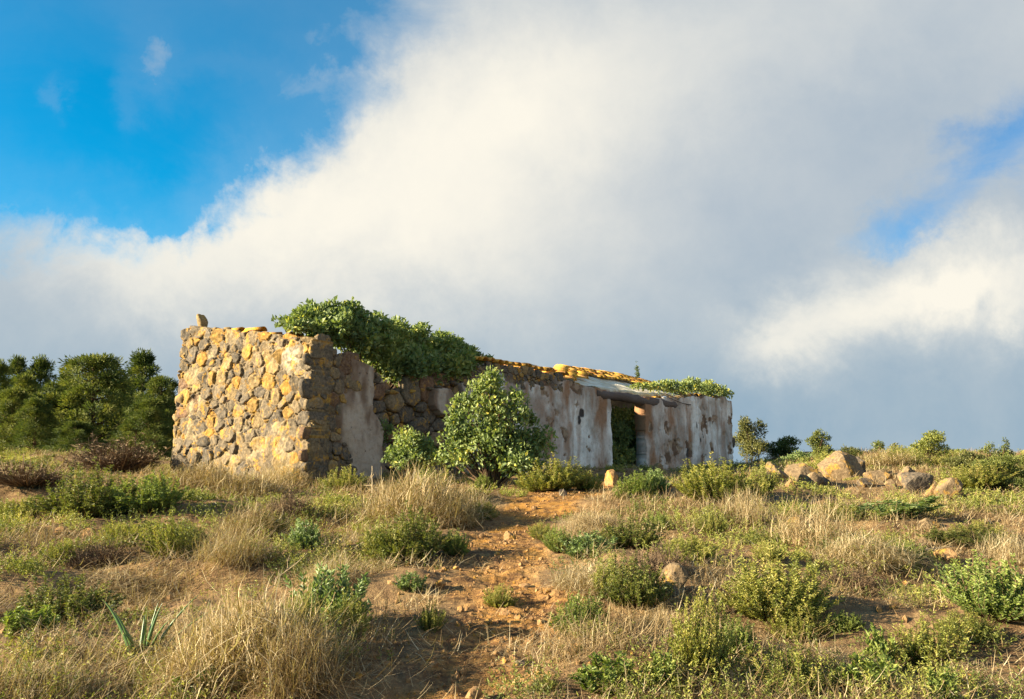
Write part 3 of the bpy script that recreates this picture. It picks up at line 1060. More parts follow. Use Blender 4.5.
def build_back_and_roof():
    bag = Bag()
    def col(u, z): return lerp(np.array([0.30, 0.25, 0.19]), np.array([0.55, 0.47, 0.36]), sstep(-0.5, 0.5, fbm(u * 1.6, z * 1.6, seed=95, oct=4)))
    def dsp(u, z): return 0.03 * fbm(u * 2, z * 2, seed=96, oct=4) - WID + 0.45
    def topb(u): return np.interp(u, [0, 2, 4.3, 5.0, LEN - 1, LEN], [2.8, 2.3, 2.4, 3.55, 3.55, 3.3]) + 0.06 * fbm(u * 2, u * 0, seed=97, oct=3)
    slab(bag, 'front', 0.55, LEN, topb, -0.5, nohole, dsp, col, WID - 0.05, 0.15, 0)
    bag.build('back_wall', M['plaster'], house, 'col', True)
    eb = Bag()
    def tope(w): return 2.1 + 0.12 * w + 0.06 * fbm(w * 2, w * 0, seed=98, oct=3)
    slab(eb, 'gable', 0.55, WID - 0.5, tope, -0.5, nohole, lambda w, z: 0.02 * fbm(w * 2, z * 2, seed=99, oct=3) - LEN + 0.5, col, LEN - 0.04, 0.12, 0)
    eb.build('end_wall', M['plaster'], house, 'col', True)
    # lime bed of the roof, its lower edge broken away
    r = np.random.default_rng(15)
    u0, u1 = 5.2, LEN - 0.3
    n, kk = 200, 18
    us = np.linspace(u0, u1, n)

    def roof_z(u, w):
        t = sstep(9.0, 10.5, u)
        return (2.72 * (1 - t) + 2.46 * t) + w * (0.22 * (1 - t) + 0.335 * t) - 0.03 * np.sin(u * 0.9) * t
    lo = np.interp(us, [u0, 6.5, 8.8, 9.6, 12, 14, 17, u1], [0.2, 0.05, 0.1, 0.30, 0.32, 0.5, 0.9, 1.6]) + 0.09 * fbm(us * 1.8, us * 0, seed=101, oct=4)
    hi = np.interp(us, [u0, 8.6, 10, 12, 15.5, u1], [0.45, 0.55, 1.0, 2.0, WID + 0.12, WID + 0.12])
    G = lo[:, None] + (hi - lo)[:, None] * np.linspace(0, 1, kk)[None]
    Ug = np.repeat(us[:, None], kk, 1)
    V1 = np.stack([Ug, G, roof_z(Ug, G) + 0.025 * fbm(Ug * 3, G * 3, seed=102, oct=3)], -1).reshape(-1, 3)
    V2 = V1 - np.array([0, 0, 0.10])
    idx = np.arange(n * kk).reshape(n, kk)
    q = np.stack([idx[:-1, :-1], idx[1:, :-1], idx[1:, 1:], idx[:-1, 1:]], -1).reshape(-1, 4)
    m_ = n * kk
    sd = [np.stack([idx[:-1, 0], idx[:-1, 0] + m_, idx[1:, 0] + m_, idx[1:, 0]], 1), np.stack([idx[1:, -1], idx[1:, -1] + m_, idx[:-1, -1] + m_, idx[:-1, -1]], 1),
          np.stack([idx[0, 1:], idx[0, 1:] + m_, idx[0, :-1] + m_, idx[0, :-1]], 1), np.stack([idx[-1, :-1], idx[-1, :-1] + m_, idx[-1, 1:] + m_, idx[-1, 1:]], 1)]
    db = Bag()
    cc = lerp(np.array([0.62, 0.53, 0.38]), np.array([0.82, 0.76, 0.63]), sstep(-0.5, 0.5, fbm(V1[:, 0] * 3, V1[:, 1] * 3, seed=103, oct=3)))
    db.add(np.concatenate([V1, V2]), [q, q[:, ::-1] + m_] + sd, np.concatenate([cc, cc * 0.9]))
    deck = db.build('roof_bed', M['plaster'], house, 'col', True)
    # rows of barrel tiles on what is left of it
    tb, eb_ = Bag(), Bag()
    u = u0 + 0.1
    while u < u1 - 0.1:
        wl = float(np.interp(u, us, lo)); wh = float(np.interp(u, us, hi))
        start = max(wl, wh - float(np.interp(u, [u0, 9, 12, 16, u1], [0.6, 0.6, 0.75, 1.25, 2.2]))) + r.uniform(0.0, 0.3)
        w = wh - 0.05
        while w > start:
            if r.random() > (0.04 if u > 11 else 0.0):
                bag_t = tb
                V, Q = tile(0.46 * r.uniform(0.9, 1.05), 0.135 * r.uniform(0.9, 1.1))
                a = r.normal(0, 0.09)
                # x of the tile runs down the slope (towards -y)
                x = V[:, 1] * math.cos(a) - V[:, 0] * math.sin(a)
                y = -V[:, 0] * math.cos(a) - V[:, 1] * math.sin(a)
                z = V[:, 2] + roof_z(x + u, y + w) + np.interp(V[:, 0], [0, 0.42], [0.0, 0.07]) + r.uniform(0.0, 0.03)
                bag_t.add(np.stack([x + u, y + w, z], 1), [Q], np.clip(r.normal(0.6, 0.3), 0, 1))
            w -= 0.34
        u += 0.29
    tb.build('roof_tiles', M['tile'], deck, 'tint', True)
    # a few more perched on the front wall by the lintel
    for px, py in ((650, 401), (664, 400), (668, 402), (674, 401), (694, 398), (700, 397), (557, 377), (505, 367)):
        V, Q = tile(0.4, 0.12)
        a = r.uniform(-1.2, 1.2) + math.pi / 2
        x = V[:, 0] * math.cos(a) - V[:, 1] * math.sin(a); y = V[:, 0] * math.sin(a) + V[:, 1] * math.cos(a)
        lb = Bag()
        lb.add(np.stack([x, y, V[:, 2]], 1), [Q], r.uniform(0.4, 1))
        lt = lb.build('loose_tile', M['tile'], house, 'tint', True)
        lt.location = (u_of(px), 0.1, z_at(px, py) + 0.05)


build_gable()
build_front()
build_back_and_roof()


# ------------------------------------------------------------------ plants
def lobes_foliage(lobes, dens, ln, wd, seed, up=0.5, gap=0.25, zmin=None, shell=3.0):
    """leaves spread through a set of ellipsoid masses, thinned by noise so that light shows through"""
    r = np.random.default_rng(seed)
    Vs, Ps, As, n = [], [], [], 0
    dens = dens * 0.62
    small = []
    for (c, rad) in lobes:          # break every mass into several sprays
        c = np.array(c, float); rad = np.array(rad, float)
        small.append((c, rad * 0.80))
        for q in range(12):
            d = unit(r.normal(size=3)); d[2] = abs(d[2]) * 0.9 - 0.15
            small.append((c + d * rad * r.uniform(0.7, 1.12), rad * r.uniform(0.16, 0.40) * np.array([0.9, 0.9, 1.25])))
    for (c, rad) in small:
        area = (rad[0] * rad[1] + rad[1] * rad[2] + rad[0] * rad[2]) * 4.2
        k = int(area * dens)
        d = unit(r.normal(size=(k, 3)))
        t = r.random((k, 1)) ** (1 / shell)
        rr = t * (1 + 0.34 * fbm(d[:, 0] * 2.5 + seed, d[:, 1] * 2.5 + c[0], d[:, 2] * 2.5, seed=seed % 50, oct=3))[:, None]
        P = c + d * rad * rr
        g = fbm(P[:, 0] / ln * 0.16, P[:, 1] / ln * 0.16, P[:, 2] / ln * 0.16, seed=seed % 71 + 3, oct=2)
        ok = (g > -1 + gap * 2 - 0.35)
        if zmin is not None: ok &= P[:, 2] > zmin
        P, d = P[ok], d[ok]
        k = len(P)
        Dd = unit(d * 0.9 + np.array([0, 0, up]) + r.normal(0, 0.65, (k, 3)))
        Nn = unit(d + np.array([0, 0, 0.5]) + r.normal(0, 0.5, (k, 3)))
        V, Q = leaves(P, Dd, Nn, ln * r.uniform(0.4, 1.35, k), wd * r.uniform(0.5, 1.3, k), r)
        tint = np.clip(0.45 + 0.16 * r.normal(size=k) + 0.25 * g[ok], 0, 1)
        yl = r.random(k) < 0.025
        tint[yl] = 1.0
        Vs.append(V); Ps.append(Q + n); As.append(np.repeat(tint, 4)); n += len(V)
    return np.concatenate(Vs), np.concatenate(Ps), np.concatenate(As)


def stems(lobes, base, r0, seed, per=3):
    r = np.random.default_rng(seed)
    bag = Bag()
    for (c, rad) in lobes:
        for k in range(per):
            e = np.array(c) + r.normal(0, 0.35, 3) * np.array(rad)
            b = np.array(base) + np.array([r.uniform(-.1, .1), r.uniform(-.1, .1), 0])
            mid = (b + e) / 2 + r.normal(0, 0.08, 3) * np.linalg.norm(e - b)
            t = np.linspace(0, 1, 7)[:, None]
            pts = (1 - t) ** 2 * b + 2 * t * (1 - t) * mid + t ** 2 * e
            V, Q = tube(pts, r0 * (1 - 0.8 * t[:, 0]), 5)
            bag.add(V, [Q], r.random())
    return bag


def leafy_shrub(name, loc, lobes, dens, ln, wd, seed, m, label, cat='shrub', group=None, base=(0, 0, 0), r0=0.03, gap=0.25, zmin=None, up=0.5):
    o = empty(name, loc, 0, label, cat, group)
    V, P, A = lobes_foliage(lobes, dens, ln, wd, seed, up, gap, zmin)
    mesh_obj('foliage', V, [P], m, o, {'tint': A})
    stems(lobes, base, r0, seed + 1).build('stems', M['bark'], o)
    return o


def H(u, w, z):     # house frame to world
    return CORNER + D_ * u + W_ * w + Z_ * z


# the mass of dock growing out of the fallen roof
def roof_shrub():
    rows = [(300, 318, 332, .3), (318, 309, 340, .5), (335, 304, 346, .65), (357, 308, 356, .7), (380, 318, 372, .75), (403, 324, 385, .8), (425, 328, 389, .75),
            (447, 334, 388, .7), (466, 340, 382, .55), (478, 347, 372, .4)]
    lobes = []
    r = np.random.default_rng(3)
    b = H(u_of(390), 0.9, 1.6)
    for px, yt, yb, rad in rows:
        w = 0.45
        u = u_of(px, w)
        zt, zb = z_at(px, yt, u, w), z_at(px, yb, u, w)
        for k in range(2):
            f = (0.30, 0.72)[k]
            c = H(u + r.uniform(-.1, .1), w + (0.0, 0.35)[k], zb + (zt - zb) * f)
            hh = (zt - zb) * (0.40, 0.34)[k]
            q = rad / 0.65 * 0.5
            lobes.append((c - b, (q, q, hh)))
    leafy_shrub('dock_shrub', b, lobes, 470, 0.115, 0.078, 31, M['dock'],
                'broad mass of green leaves spilling over the broken wall top behind the gable', base=(0, 0, -0.6), r0=0.035, gap=0.16)


roof_shrub()


def wall_shrub():
    P = H(u_of(492, -3.3), -3.3, 0)
    b = np.array([P[0], P[1], float(ground_z(P[0], P[1]))])
    ppm = F / b[1]
    def L(px, py, rx, rz, dy=0.0):
        rr = ray(px, py)
        q = EYE + rr * ((b[1] + dy) / rr[1])
        return (q - b, (rx / ppm, rx / ppm * 0.8, rz / ppm))
    lobes = [L(491, 379, 10, 13), L(489, 395, 18, 20), L(476, 418, 25, 25), L(506, 416, 23, 26), L(458, 436, 16, 16), L(468, 404, 10, 12), L(470, 448, 26, 26), L(500, 450, 38, 28), L(530, 438, 20, 24, .3), L(538, 452, 16, 16, .3),
             L(518, 402, 10, 14), L(455, 458, 16, 16), L(515, 464, 30, 14)]
    leafy_shrub('dock_shrub', b, lobes, 470, 0.085, 0.058, 32, M['dock'],
                'tall rounded leafy shrub with yellowing leaves against the front wall beside the stained plaster', r0=0.03, gap=0.2)
    P = H(u_of(410, -1.8), -1.8, 0)
    b = np.array([P[0], P[1], float(ground_z(P[0], P[1]))])
    ppm = F / b[1]
    lobes = [L(408, 446, 18, 18), L(424, 452, 16, 14), L(398, 458, 14, 12), L(412, 464, 22, 10), L(436, 458, 14, 12)]
    leafy_shrub('dock_shrub', b, lobes, 560, 0.08, 0.055, 33, M['dock'],
                'small low leafy shrub below the hole in the front wall, beside the tall rounded shrub', r0=0.015, gap=0.2)
    # tuft rooted in the broken masonry
    P = H(u_of(386), 0.05, z_at(386, 436))
    b = np.array(P); ppm = F / b[1]
    leafy_shrub('dock_shrub', b, [L(385, 430, 9, 10), L(382, 440, 6, 6)], 700, 0.07, 0.05, 34, M['dock'],
                'tiny leafy tuft rooted in the broken masonry at the edge of the pinkish render', r0=0.01, base=(0, .1, -.05))
    # shrub filling the room behind the doorway
    u = (DOOR0 + DOOR1) / 2 + 1.5
    b = H(u, 1.2, 0.0)
    lobes = []
    for (du, w, z, rx, rz) in ((-0.5, 0.9, 0.5, .5, .6), (0.4, 1.0, 0.6, .6, .7), (1.2, 1.1, 0.7, .6, .7), (-0.3, 1.0, 1.2, .5, .5), (0.6, 1.1, 1.3, .6, .5), (1.3, 1.2, 1.3, .5, .5), (0.1, 1.1, 1.8, .5, .4), (0.9, 1.2, 1.85, .5, .4)):
        lobes.append((D_ * du + W_ * (w - 1.2) + Z_ * z, (rx, rx, rz)))
    leafy_shrub('dock_shrub', b, lobes, 420, 0.10, 0.065, 35, M['dock'], 'leafy shrub growing inside the ruin, seen through the doorway under the lintel', gap=0.1)
    # cushion on the wall top at the far end
    lobes = []
    w = 0.35
    b = H(u_of(698, w), w, z_at(698, 398, None, w))
    ppm = F / b[1]
    for px, yt, yb in ((648, 384, 390), (662, 382, 393), (678, 380, 396), (694, 379, 397), (708, 381, 399), (718, 386, 403)):
        u = u_of(px, w)
        zt, zb = z_at(px, yt, u, w), z_at(px, yb, u, w)
        lobes.append((H(u, w, (zt + zb) / 2) - b, (0.55, 0.4, (zt - zb) * 0.5)))
    leafy_shrub('dock_shrub', b, lobes, 420, 0.10, 0.065, 36, M['dock'], 'flat cushion of leaves along the wall top at the far right house end', gap=0.2,
                base=(0, 0, -0.2), r0=0.02)


wall_shrub()


# --- prototypes of unit size (half width 0.5, height 1)
def proto_shoots(seed, n, per, ln, wd, spread=1.2, stem_r=0.006):
    r = np.random.default_rng(seed)
    LV, LP, LA, k0 = [], [], [], 0
    sb = Bag()
    for s in range(n):
        az = r.uniform(0, 2 * math.pi)
        th = spread * r.random() ** 0.6
        reach = r.uniform(0.62, 1.0) * (1 + 0.25 * math.sin(az * 2 + seed) * math.sin(az * 3 + 1))
        tip = np.array([math.cos(az) * math.sin(th) * 0.5 * reach * 1.15, math.sin(az) * math.sin(th) * 0.5 * reach * 1.15, max(0.12, math.cos(th)) * reach])
        b = np.array([math.cos(az), math.sin(az), 0]) * r.uniform(0, 0.14)
        mid = (b + tip) / 2 + np.array([math.cos(az), math.sin(az), -0.2]) * 0.10 + r.normal(0, 0.03, 3)
        t = np.linspace(0, 1, 5)[:, None]
        pts = (1 - t) ** 2 * b + 2 * t * (1 - t) * mid + t ** 2 * tip
        V, Q = tube(pts, stem_r * (1 - 0.7 * t[:, 0]), 3)
        sb.add(V, [Q], r.random())
        t = np.sort(r.uniform(0.22, 1.02, per))[:, None]
        P = (1 - t) ** 2 * b + 2 * t * (1 - t) * mid + t ** 2 * tip
        T = unit(2 * (1 - t) * (mid - b) + 2 * t * (tip - mid))
        Rn = r.normal(size=(per, 3))
        Dd = unit(T * 0.9 + unit(np.cross(T, Rn)) * 0.8)
        tone = np.clip(0.45 + 0.18 * r.normal() + 0.12 * r.normal(size=per) + 0.25 * (t[:, 0] - 0.6), 0, 1)
        V, Q = leaves(P, Dd, unit(Rn + np.array([0, 0, 0.5])), ln * r.uniform(0.6, 1.25, per), wd * r.uniform(0.7, 1.2, per), r)
        LV.append(V); LP.append(Q + k0); LA.append(np.repeat(tone, 4)); k0 += len(V)
    return np.concatenate(LV), np.concatenate(LP), np.concatenate(LA), sb


def proto_tussock(seed, n, dry=0.6, tangle=0.3):
    """mound of straw: upright blades plus a mat of bent and broken ones"""
    r = np.random.default_rng(seed)
    rad = 0.36 * np.sqrt(r.random(n)); az0 = r.uniform(0, 2 * math.pi, n)
    P = np.stack([np.cos(az0) * rad, np.sin(az0) * rad, np.zeros(n)], 1)
    az = az0 + r.normal(0, 1.5, n)
    lean = np.abs(r.normal(0.3, 0.4, n)); curl = r.normal(0.6, 1.1, n)
    ln = r.uniform(0.3, 1.0, n) * (1.1 - 0.8 * rad)
    V, Q = blades(P, az, lean, curl, ln, r.uniform(0.004, 0.010, n), r, 4)
    A = np.repeat(np.clip(r.normal(dry, 0.24, n), 0, 1), 10)
    k = int(n * tangle)
    rad = 0.5 * np.sqrt(r.random(k)); a0 = r.uniform(0, 2 * math.pi, k)
    lump = 1 + 0.3 * np.sin(a0 * 3 + seed) * rad / 0.5
    zz = 0.72 * np.sqrt(r.random(k)) * np.maximum(0.04, 1 - (rad / 0.52) ** 2) * lump
    P = np.stack([np.cos(a0) * rad, np.sin(a0) * rad, zz], 1)
    V2, Q2 = blades(P, r.uniform(0, 6.28, k), r.normal(1.15, 0.55, k), r.normal(0, 1.3, k), r.uniform(0.08, 0.5, k), r.uniform(0.004, 0.010, k), r, 4)
    A2 = np.repeat(np.clip(r.normal(dry + 0.06, 0.26, k), 0, 1), 10)
    return np.concatenate([V, V2]), np.concatenate([Q, Q2 + len(V)]), np.concatenate([A, A2])


PROTO = {}


def plant(kind, px, py, wpx, hpx, label, cat, name, rz=None, group=None):
    """first of a kind is built, the others are copies of it and its parts"""
    x, y, z = spot(px, py)
    d = math.hypot(y, 0.0)
    w = wpx / F * d; h = hpx / F * d
    if kind not in PROTO:
        base, var, m = KINDS[kind]
        o = empty(name, (0, 0, 0))
        if base == 'shoot':
            V, P, A, sb = proto_shoots(*var)
            mesh_obj('foliage', V, [P], M[m], o, {'tint': A})
            sb.build('stems', M['bark'] if m != 'drybush' else M['drybush'], o)
        elif base == 'tuss':
            V, P, A = proto_tussock(*var)
            me = mesh_obj(name, V, [P], M[m], None, {'tint': A})
            bpy.data.objects.remove(o)
            o = me
        PROTO[kind] = o
    else:
        o = copy_tree(PROTO[kind])
        o.name = name
    o.location = (x, y, z - 0.02)
    o.rotation_euler = (0, 0, random.uniform(0, 6.28) if rz is None else rz)
    o.scale = (w * random.uniform(0.85, 1.2), w * random.uniform(0.75, 1.15), h * random.uniform(0.85, 1.1))
    o.rotation_euler[0] = random.uniform(-0.14, 0.14)
    o.rotation_euler[1] = random.uniform(-0.14, 0.14)
    tag(o, label, cat, group)
    return o


KINDS = {
    'broomA': ('shoot', (101, 230, 66, 0.046, 0.015, 1.25), 'broom'),
    'broomB': ('shoot', (102, 190, 66, 0.044, 0.016, 1.35), 'broom'),
    'broomC': ('shoot', (103, 130, 56, 0.05, 0.016, 1.0), 'broom'),
    'greenA': ('shoot', (104, 170, 60, 0.05, 0.019, 1.2), 'green'),
    'greenB': ('shoot', (105, 46, 34, 0.12, 0.055, 1.15), 'green'),
    'blueA': ('shoot', (106, 90, 44, 0.08, 0.034, 1.25), 'blue'),
    'darkA': ('shoot', (107, 210, 60, 0.046, 0.017, 1.3), 'darkgreen'),
    'dryA': ('shoot', (108, 260, 16, 0.075, 0.009, 1.4, 0.007), 'drybush'),
    'tussA': ('tuss', (111, 900, 0.62, 3.6), 'straw'),
    'tussB': ('tuss', (112, 700, 0.6, 1.2), 'straw'),
    'tussC': ('tuss', (113, 600, 0.45, 4.0), 'straw'),
}

PLANTS = [
    # kind, x, y of the foot, width, height, label
    ('darkA', 88, 516, 112, 56, 'wide dark green bush at the left below the pines'),
    ('greenA', 150, 512, 80, 46, 'green bush touching the right side of the wide dark bush below the pines'),
    ('dryA', 120, 470, 110, 42, 'wide grey-brown leafless bush under the pines, just left of the gable'),
    ('dryA', 28, 486, 100, 34, 'grey-brown leafless bush at the left picture edge under the pines'),
    ('broomA', 548, 492, 82, 34, 'low yellow-green bush at the foot of the stained plaster, right of the tall leafy shrub'),
    ('broomB', 585, 490, 40, 24, 'small yellow-green bush joined to the low one by the stained plaster'),
    ('broomA', 718, 504, 92, 46, 'large pale green bush hiding the foot of the far right wall end'),
    ('broomC', 760, 496, 50, 34, 'pale bush with dry stalks right of the large one by the wall end'),
    ('broomA', 776, 618, 98, 72, 'round bright green bush alone on the right slope with a long shadow'),
    ('broomB', 700, 676, 84, 84, 'tall ragged yellow-green bush right of the path in the foreground'),
    ('greenA', 735, 658, 50, 44, 'dark green bush tucked behind the tall ragged foreground bush'),
    ('greenA', 992, 618, 96, 66, 'pale leafy bush at the right picture edge'),
    ('broomC', 925, 668, 84, 56, 'yellowish thin-stalked bush in the lower right'),
    ('blueA', 328, 632, 84, 84, 'feathery blue-green bush beside the straw mound left of the path'),
    ('broomC', 352, 640, 54, 44, 'yellow-green stalks on the shaded side of the feathery blue-green bush'),
    ('greenA', 577, 636, 50, 46, 'small upright bright green bush on the right edge of the path'),
    ('darkA', 62, 622, 96, 50, 'low dark weed bush at the lower left, left of the aloe'),
    ('greenB', 30, 640, 60, 40, 'broad-leaved green weed at the left picture edge'),
    ('broomC', 172, 560, 64, 44, 'brownish green bush in front of the bare patch, left'),
    ('darkA', 190, 548, 46, 28, 'small dark bush on the slope below the gable'),
    ('blueA', 303, 548, 44, 34, 'small blue-green bush halfway up the slope below the corner of the house'),
    ('broomC', 268, 540, 60, 36, 'dull yellow bush left of the small blue-green one below the house corner'),
    ('darkA', 405, 560, 100, 46, 'dark green and straw bush left of the path bend'),
    ('greenA', 455, 556, 34, 34, 'small green bush at the path bend by the shadow'),
    ('broomC', 380, 560, 54, 46, 'yellow stalky bush behind the dark one left of the path bend'),
    ('broomB', 342, 492, 62, 24, 'yellow-green bush under the corner of the house'),
    ('broomC', 430, 500, 60, 32, 'straw-coloured bush in front of the small low shrub'),
    ('greenA', 485, 490, 26, 18, 'little green bush at the foot of the tall rounded shrub'),
    ('darkA', 635, 606, 70, 48, 'dark green bush left of the leaning rock on the right slope'),
    ('broomC', 610, 600, 60, 46, 'yellow-green stalks left of the dark bush by the leaning rock'),
    ('blueA', 590, 556, 62, 28, 'low blue-green patch right of the path at mid slope'),
    ('darkA', 628, 548, 60, 36, 'dark twiggy bush right of the low blue-green patch'),
    ('greenA', 560, 552, 36, 26, 'small green bush on the right bank of the path, mid slope'),
    ('greenA', 634, 500, 52, 30, 'bright green bush in front of the doorway'),
    ('blueA', 655, 492, 40, 26, 'small pale bush right of the doorway under the brown stain'),
    ('greenA', 660, 532, 34, 22, 'small round green bush below the doorway'),
    ('broomC', 712, 534, 40, 24, 'little yellow-green bush below the large one by the wall end'),
    ('blueA', 880, 520, 120, 22, 'spreading grey-green patch below the boulders'),
    ('darkA', 960, 545, 80, 20, 'low dark patch on the right slope beyond the shadowed hollow'),
    ('greenA', 905, 560, 50, 24, 'small green bush beside the hollow on the right slope'),
    ('broomB', 770, 560, 40, 20, 'small yellow bush above the round bright green one'),
    ('greenB', 606, 690, 62, 34, 'pale broad-leaved weed in the bottom foreground right of the path'),
    ('greenB', 660, 684, 46, 36, 'broad-leaved weed left of the tall ragged foreground bush'),
    ('broomC', 800, 702, 90, 60, 'reddish dry-stalked bush at the bottom right foreground'),
    ('greenB', 866, 694, 70, 40, 'leafy green weed patch at the bottom right'),
    ('greenB', 886, 672, 34, 46, 'single bright green weed with round leaves in the lower right shadow'),
    ('greenB', 944, 704, 40, 36, 'green weed at the bottom right corner'),
    ('greenB', 190, 704, 54, 36, 'bright leafy weed at the bottom left beside the aloe'),
    ('broomC', 430, 632, 30, 34, 'thin yellow sprig in the path shadow on the left'),
    ('blueA', 410, 590, 36, 22, 'blue-green sprigs in a row left of the path'),
    ('broomB', 985, 540, 60, 24, 'yellow bush at the right edge below the fallen rocks'),
    ('broomB', 500, 606, 40, 24, 'low yellow-green sprigs on the left half of the sunny path'),
    ('dryA', 655, 572, 70, 32, 'twiggy grey-brown brush above the leaning rock'),
    ('dryA', 850, 590, 70, 30, 'twiggy brown brush right of the round bright green bush'),
    ('dryA', 290, 520, 70, 30, 'twiggy brown brush below the corner of the house'),
    ('dryA', 90, 566, 80, 26, 'twiggy brown brush on the bare patch at the left'),
    ('broomA', 690, 560, 60, 28, 'low yellow-green bush in mid slope above the leaning rock'),
    ('broomB', 840, 520, 56, 24, 'yellow-green bush on the rise below the pyramid-shaped boulder'),
    ('broomB', 800, 640, 60, 36, 'yellow-green bush in the shadow below the round bright green one'),
    ('broomA', 962, 640, 60, 34, 'low yellow-green bush between the lower right bushes and the picture edge'),
    ('greenA', 845, 628, 44, 22, 'low green bush in the shadow right of the round bright green one'),
    ('broomA', 480, 520, 40, 22, 'yellow-green bush at the left edge of the path top'),
    ('broomA', 545, 540, 40, 22, 'yellow-green bush on the right edge of the path top'),
    ('broomB', 120, 545, 60, 24, 'yellow-green bush on the edge of the bare patch below the wide dark bush'),
    ('broomB', 60, 560, 50, 22, 'little yellow-green bush at the far left of the bare patch'),
    ('greenA', 395, 524, 36, 24, 'green bush poking from the high straw tussock'),
    ('broomA', 20, 520, 70, 28, 'yellow-green bush at the left picture edge below the leafless one'),
    ('broomC', 300, 650, 50, 60, 'yellow stalks rising out of the right side of the large straw mound'),
    ('darkA', 545, 690, 40, 18, 'small dark sprig on the right side of the path at the bottom'),
    # straw
    ('tussA', 252, 672, 150, 96, 'large pale straw mound in the left foreground'),
    ('tussA', 200, 690, 110, 50, 'flattened straw clump in front of the large straw mound'),
    ('tussC', 300, 690, 110, 84, 'brown straw clump in the shade at the bottom left'),
    ('tussA', 240, 500, 110, 40, 'wide straw tussock at the foot of the lit gable'),
    ('tussC', 205, 490, 70, 34, 'brown tussock against the left end of the gable'),
    ('tussB', 285, 486, 60, 32, 'thin upright straw tussock by the corner of the house'),
    ('tussA', 420, 525, 110, 62, 'high straw tussock left of the path top'),
    ('tussB', 460, 518, 60, 38, 'straw tussock at the path edge next to the high one'),
    ('tussB', 235, 560, 80, 56, 'tall straw tussock in mid slope on the left'),
    ('tussC', 255, 540, 70, 44, 'dark brown tussock between the gable and the straw mound'),
    ('tussB', 330, 585, 70, 40, 'fine straw tussock behind the feathery blue-green bush'),
    ('tussB', 815, 545, 90, 66, 'spiky bleached straw tussock on the right slope'),
    ('tussA', 862, 562, 90, 30, 'flat straw patch right of the spiky bleached tussock'),
    ('tussA', 600, 590, 90, 32, 'trampled straw patch right of the path'),
    ('tussA', 590, 530, 60, 24, 'rounded straw hump right of the path near its top'),
    ('tussB', 745, 520, 60, 40, 'feathery straw tussock in front of the large bush at the wall end'),
    ('tussB', 40, 700, 110, 60, 'straw tussock at the bottom left corner'),
    ('tussC', 120, 590, 90, 24, 'low brown straw on the bare patch at the left'),
    ('tussC', 660, 640, 60, 34, 'brown straw beside the leaning rock'),
    ('tussB', 1010, 560, 60, 40, 'straw tussock at the right edge of the slope'),
    ('tussC', 790, 668, 110, 26, 'low brown straw between the two bushes at the lower right'),
    ('tussB', 985, 470, 60, 18, 'straw on the skyline at the right edge'),
    ('broomB', 905, 462, 44, 16, 'low yellow bush on the skyline left of the bright yellow-green tree'),
    ('broomC', 948, 470, 60, 20, 'pale low scrub on the skyline between the yellow-green tree and the conifer'),
    ('darkA', 845, 462, 36, 16, 'low dark scrub on the skyline behind the biggest boulder'),
    ('broomA', 975, 488, 70, 24, 'yellowish scrub in front of the conifer on the right'),
    ('tussB', 880, 466, 80, 18, 'straw on the skyline behind the boulders'),
]
for kind, px, py, w, h, lab in PLANTS:
    t = KINDS[kind]
    if t[0] == 'tuss':
        plant(kind, px, py, w, h, lab, 'dry grass', 'grass_tussock', group='dry tussocks on the slope')
    else:
        nm = {'broom': 'broom_bush', 'green': 'green_bush', 'blue': 'herb_bush', 'darkgreen': 'dark_bush', 'drybush': 'leafless_bush'}[t[2]]
        if kind == 'greenB': nm = 'leafy_weed'
        plant(kind, px, py, w, h, lab, 'weed' if kind == 'greenB' else 'bush', nm, group='bushes and weeds on the slope')


# the aloe in the foreground
def aloe():
    x, y, z = spot(142, 660)
    k = F / y * 1.18
    bag = Bag()
    r = np.random.default_rng(2)
    for (dx, dz, lean_y, w, tint) in ((-52, 70, 0.1, 5.5, .45), (-30, 62, -0.2, 4.5, .4), (-40, 46, .25, 4, .6), (-4, 52, 0.15, 4.5, .3), (6, 62, -0.1, 4, .75), (10, 66, .2, 4.5, .5),
                                      (24, 70, -0.1, 5, .35), (60, 76, .1, 4.5, .5), (38, 52, -.3, 4, .4), (15, 40, -.4, 4, .5), (-14, 40, -.35, 4, .35), (80, 60, .3, 3.5, .6)):
        b = np.array([dx * 0.12 / k, r.uniform(-.04, .04), 0]); e = np.array([dx / k, lean_y * 0.4, dz / k])
        m = b * 0.45 + e * 0.55 + np.array([-dx * 0.08 / k, 0, 0.05])
        t = np.linspace(0, 1, 11)[:, None]
        pts = (1 - t) ** 2 * b + 2 * t * (1 - t) * m + t ** 2 * e
        ww = (w / k) * (1 - 0.93 * t[:, 0] ** 1.4)
        V, Q = tube(pts, ww * 0.55, 6)
        bag.add(V, [Q], np.clip(tint + 0.25 * np.repeat(t[:, 0], 6), 0, 1))
    o = bag.build('aloe_plant', M['aloe'], None, 'tint', True)
    o.location = (x, y, z - 0.02)
    tag(o, 'spiky green aloe with narrow upright leaves in the straw at the lower left', 'plant')


aloe()


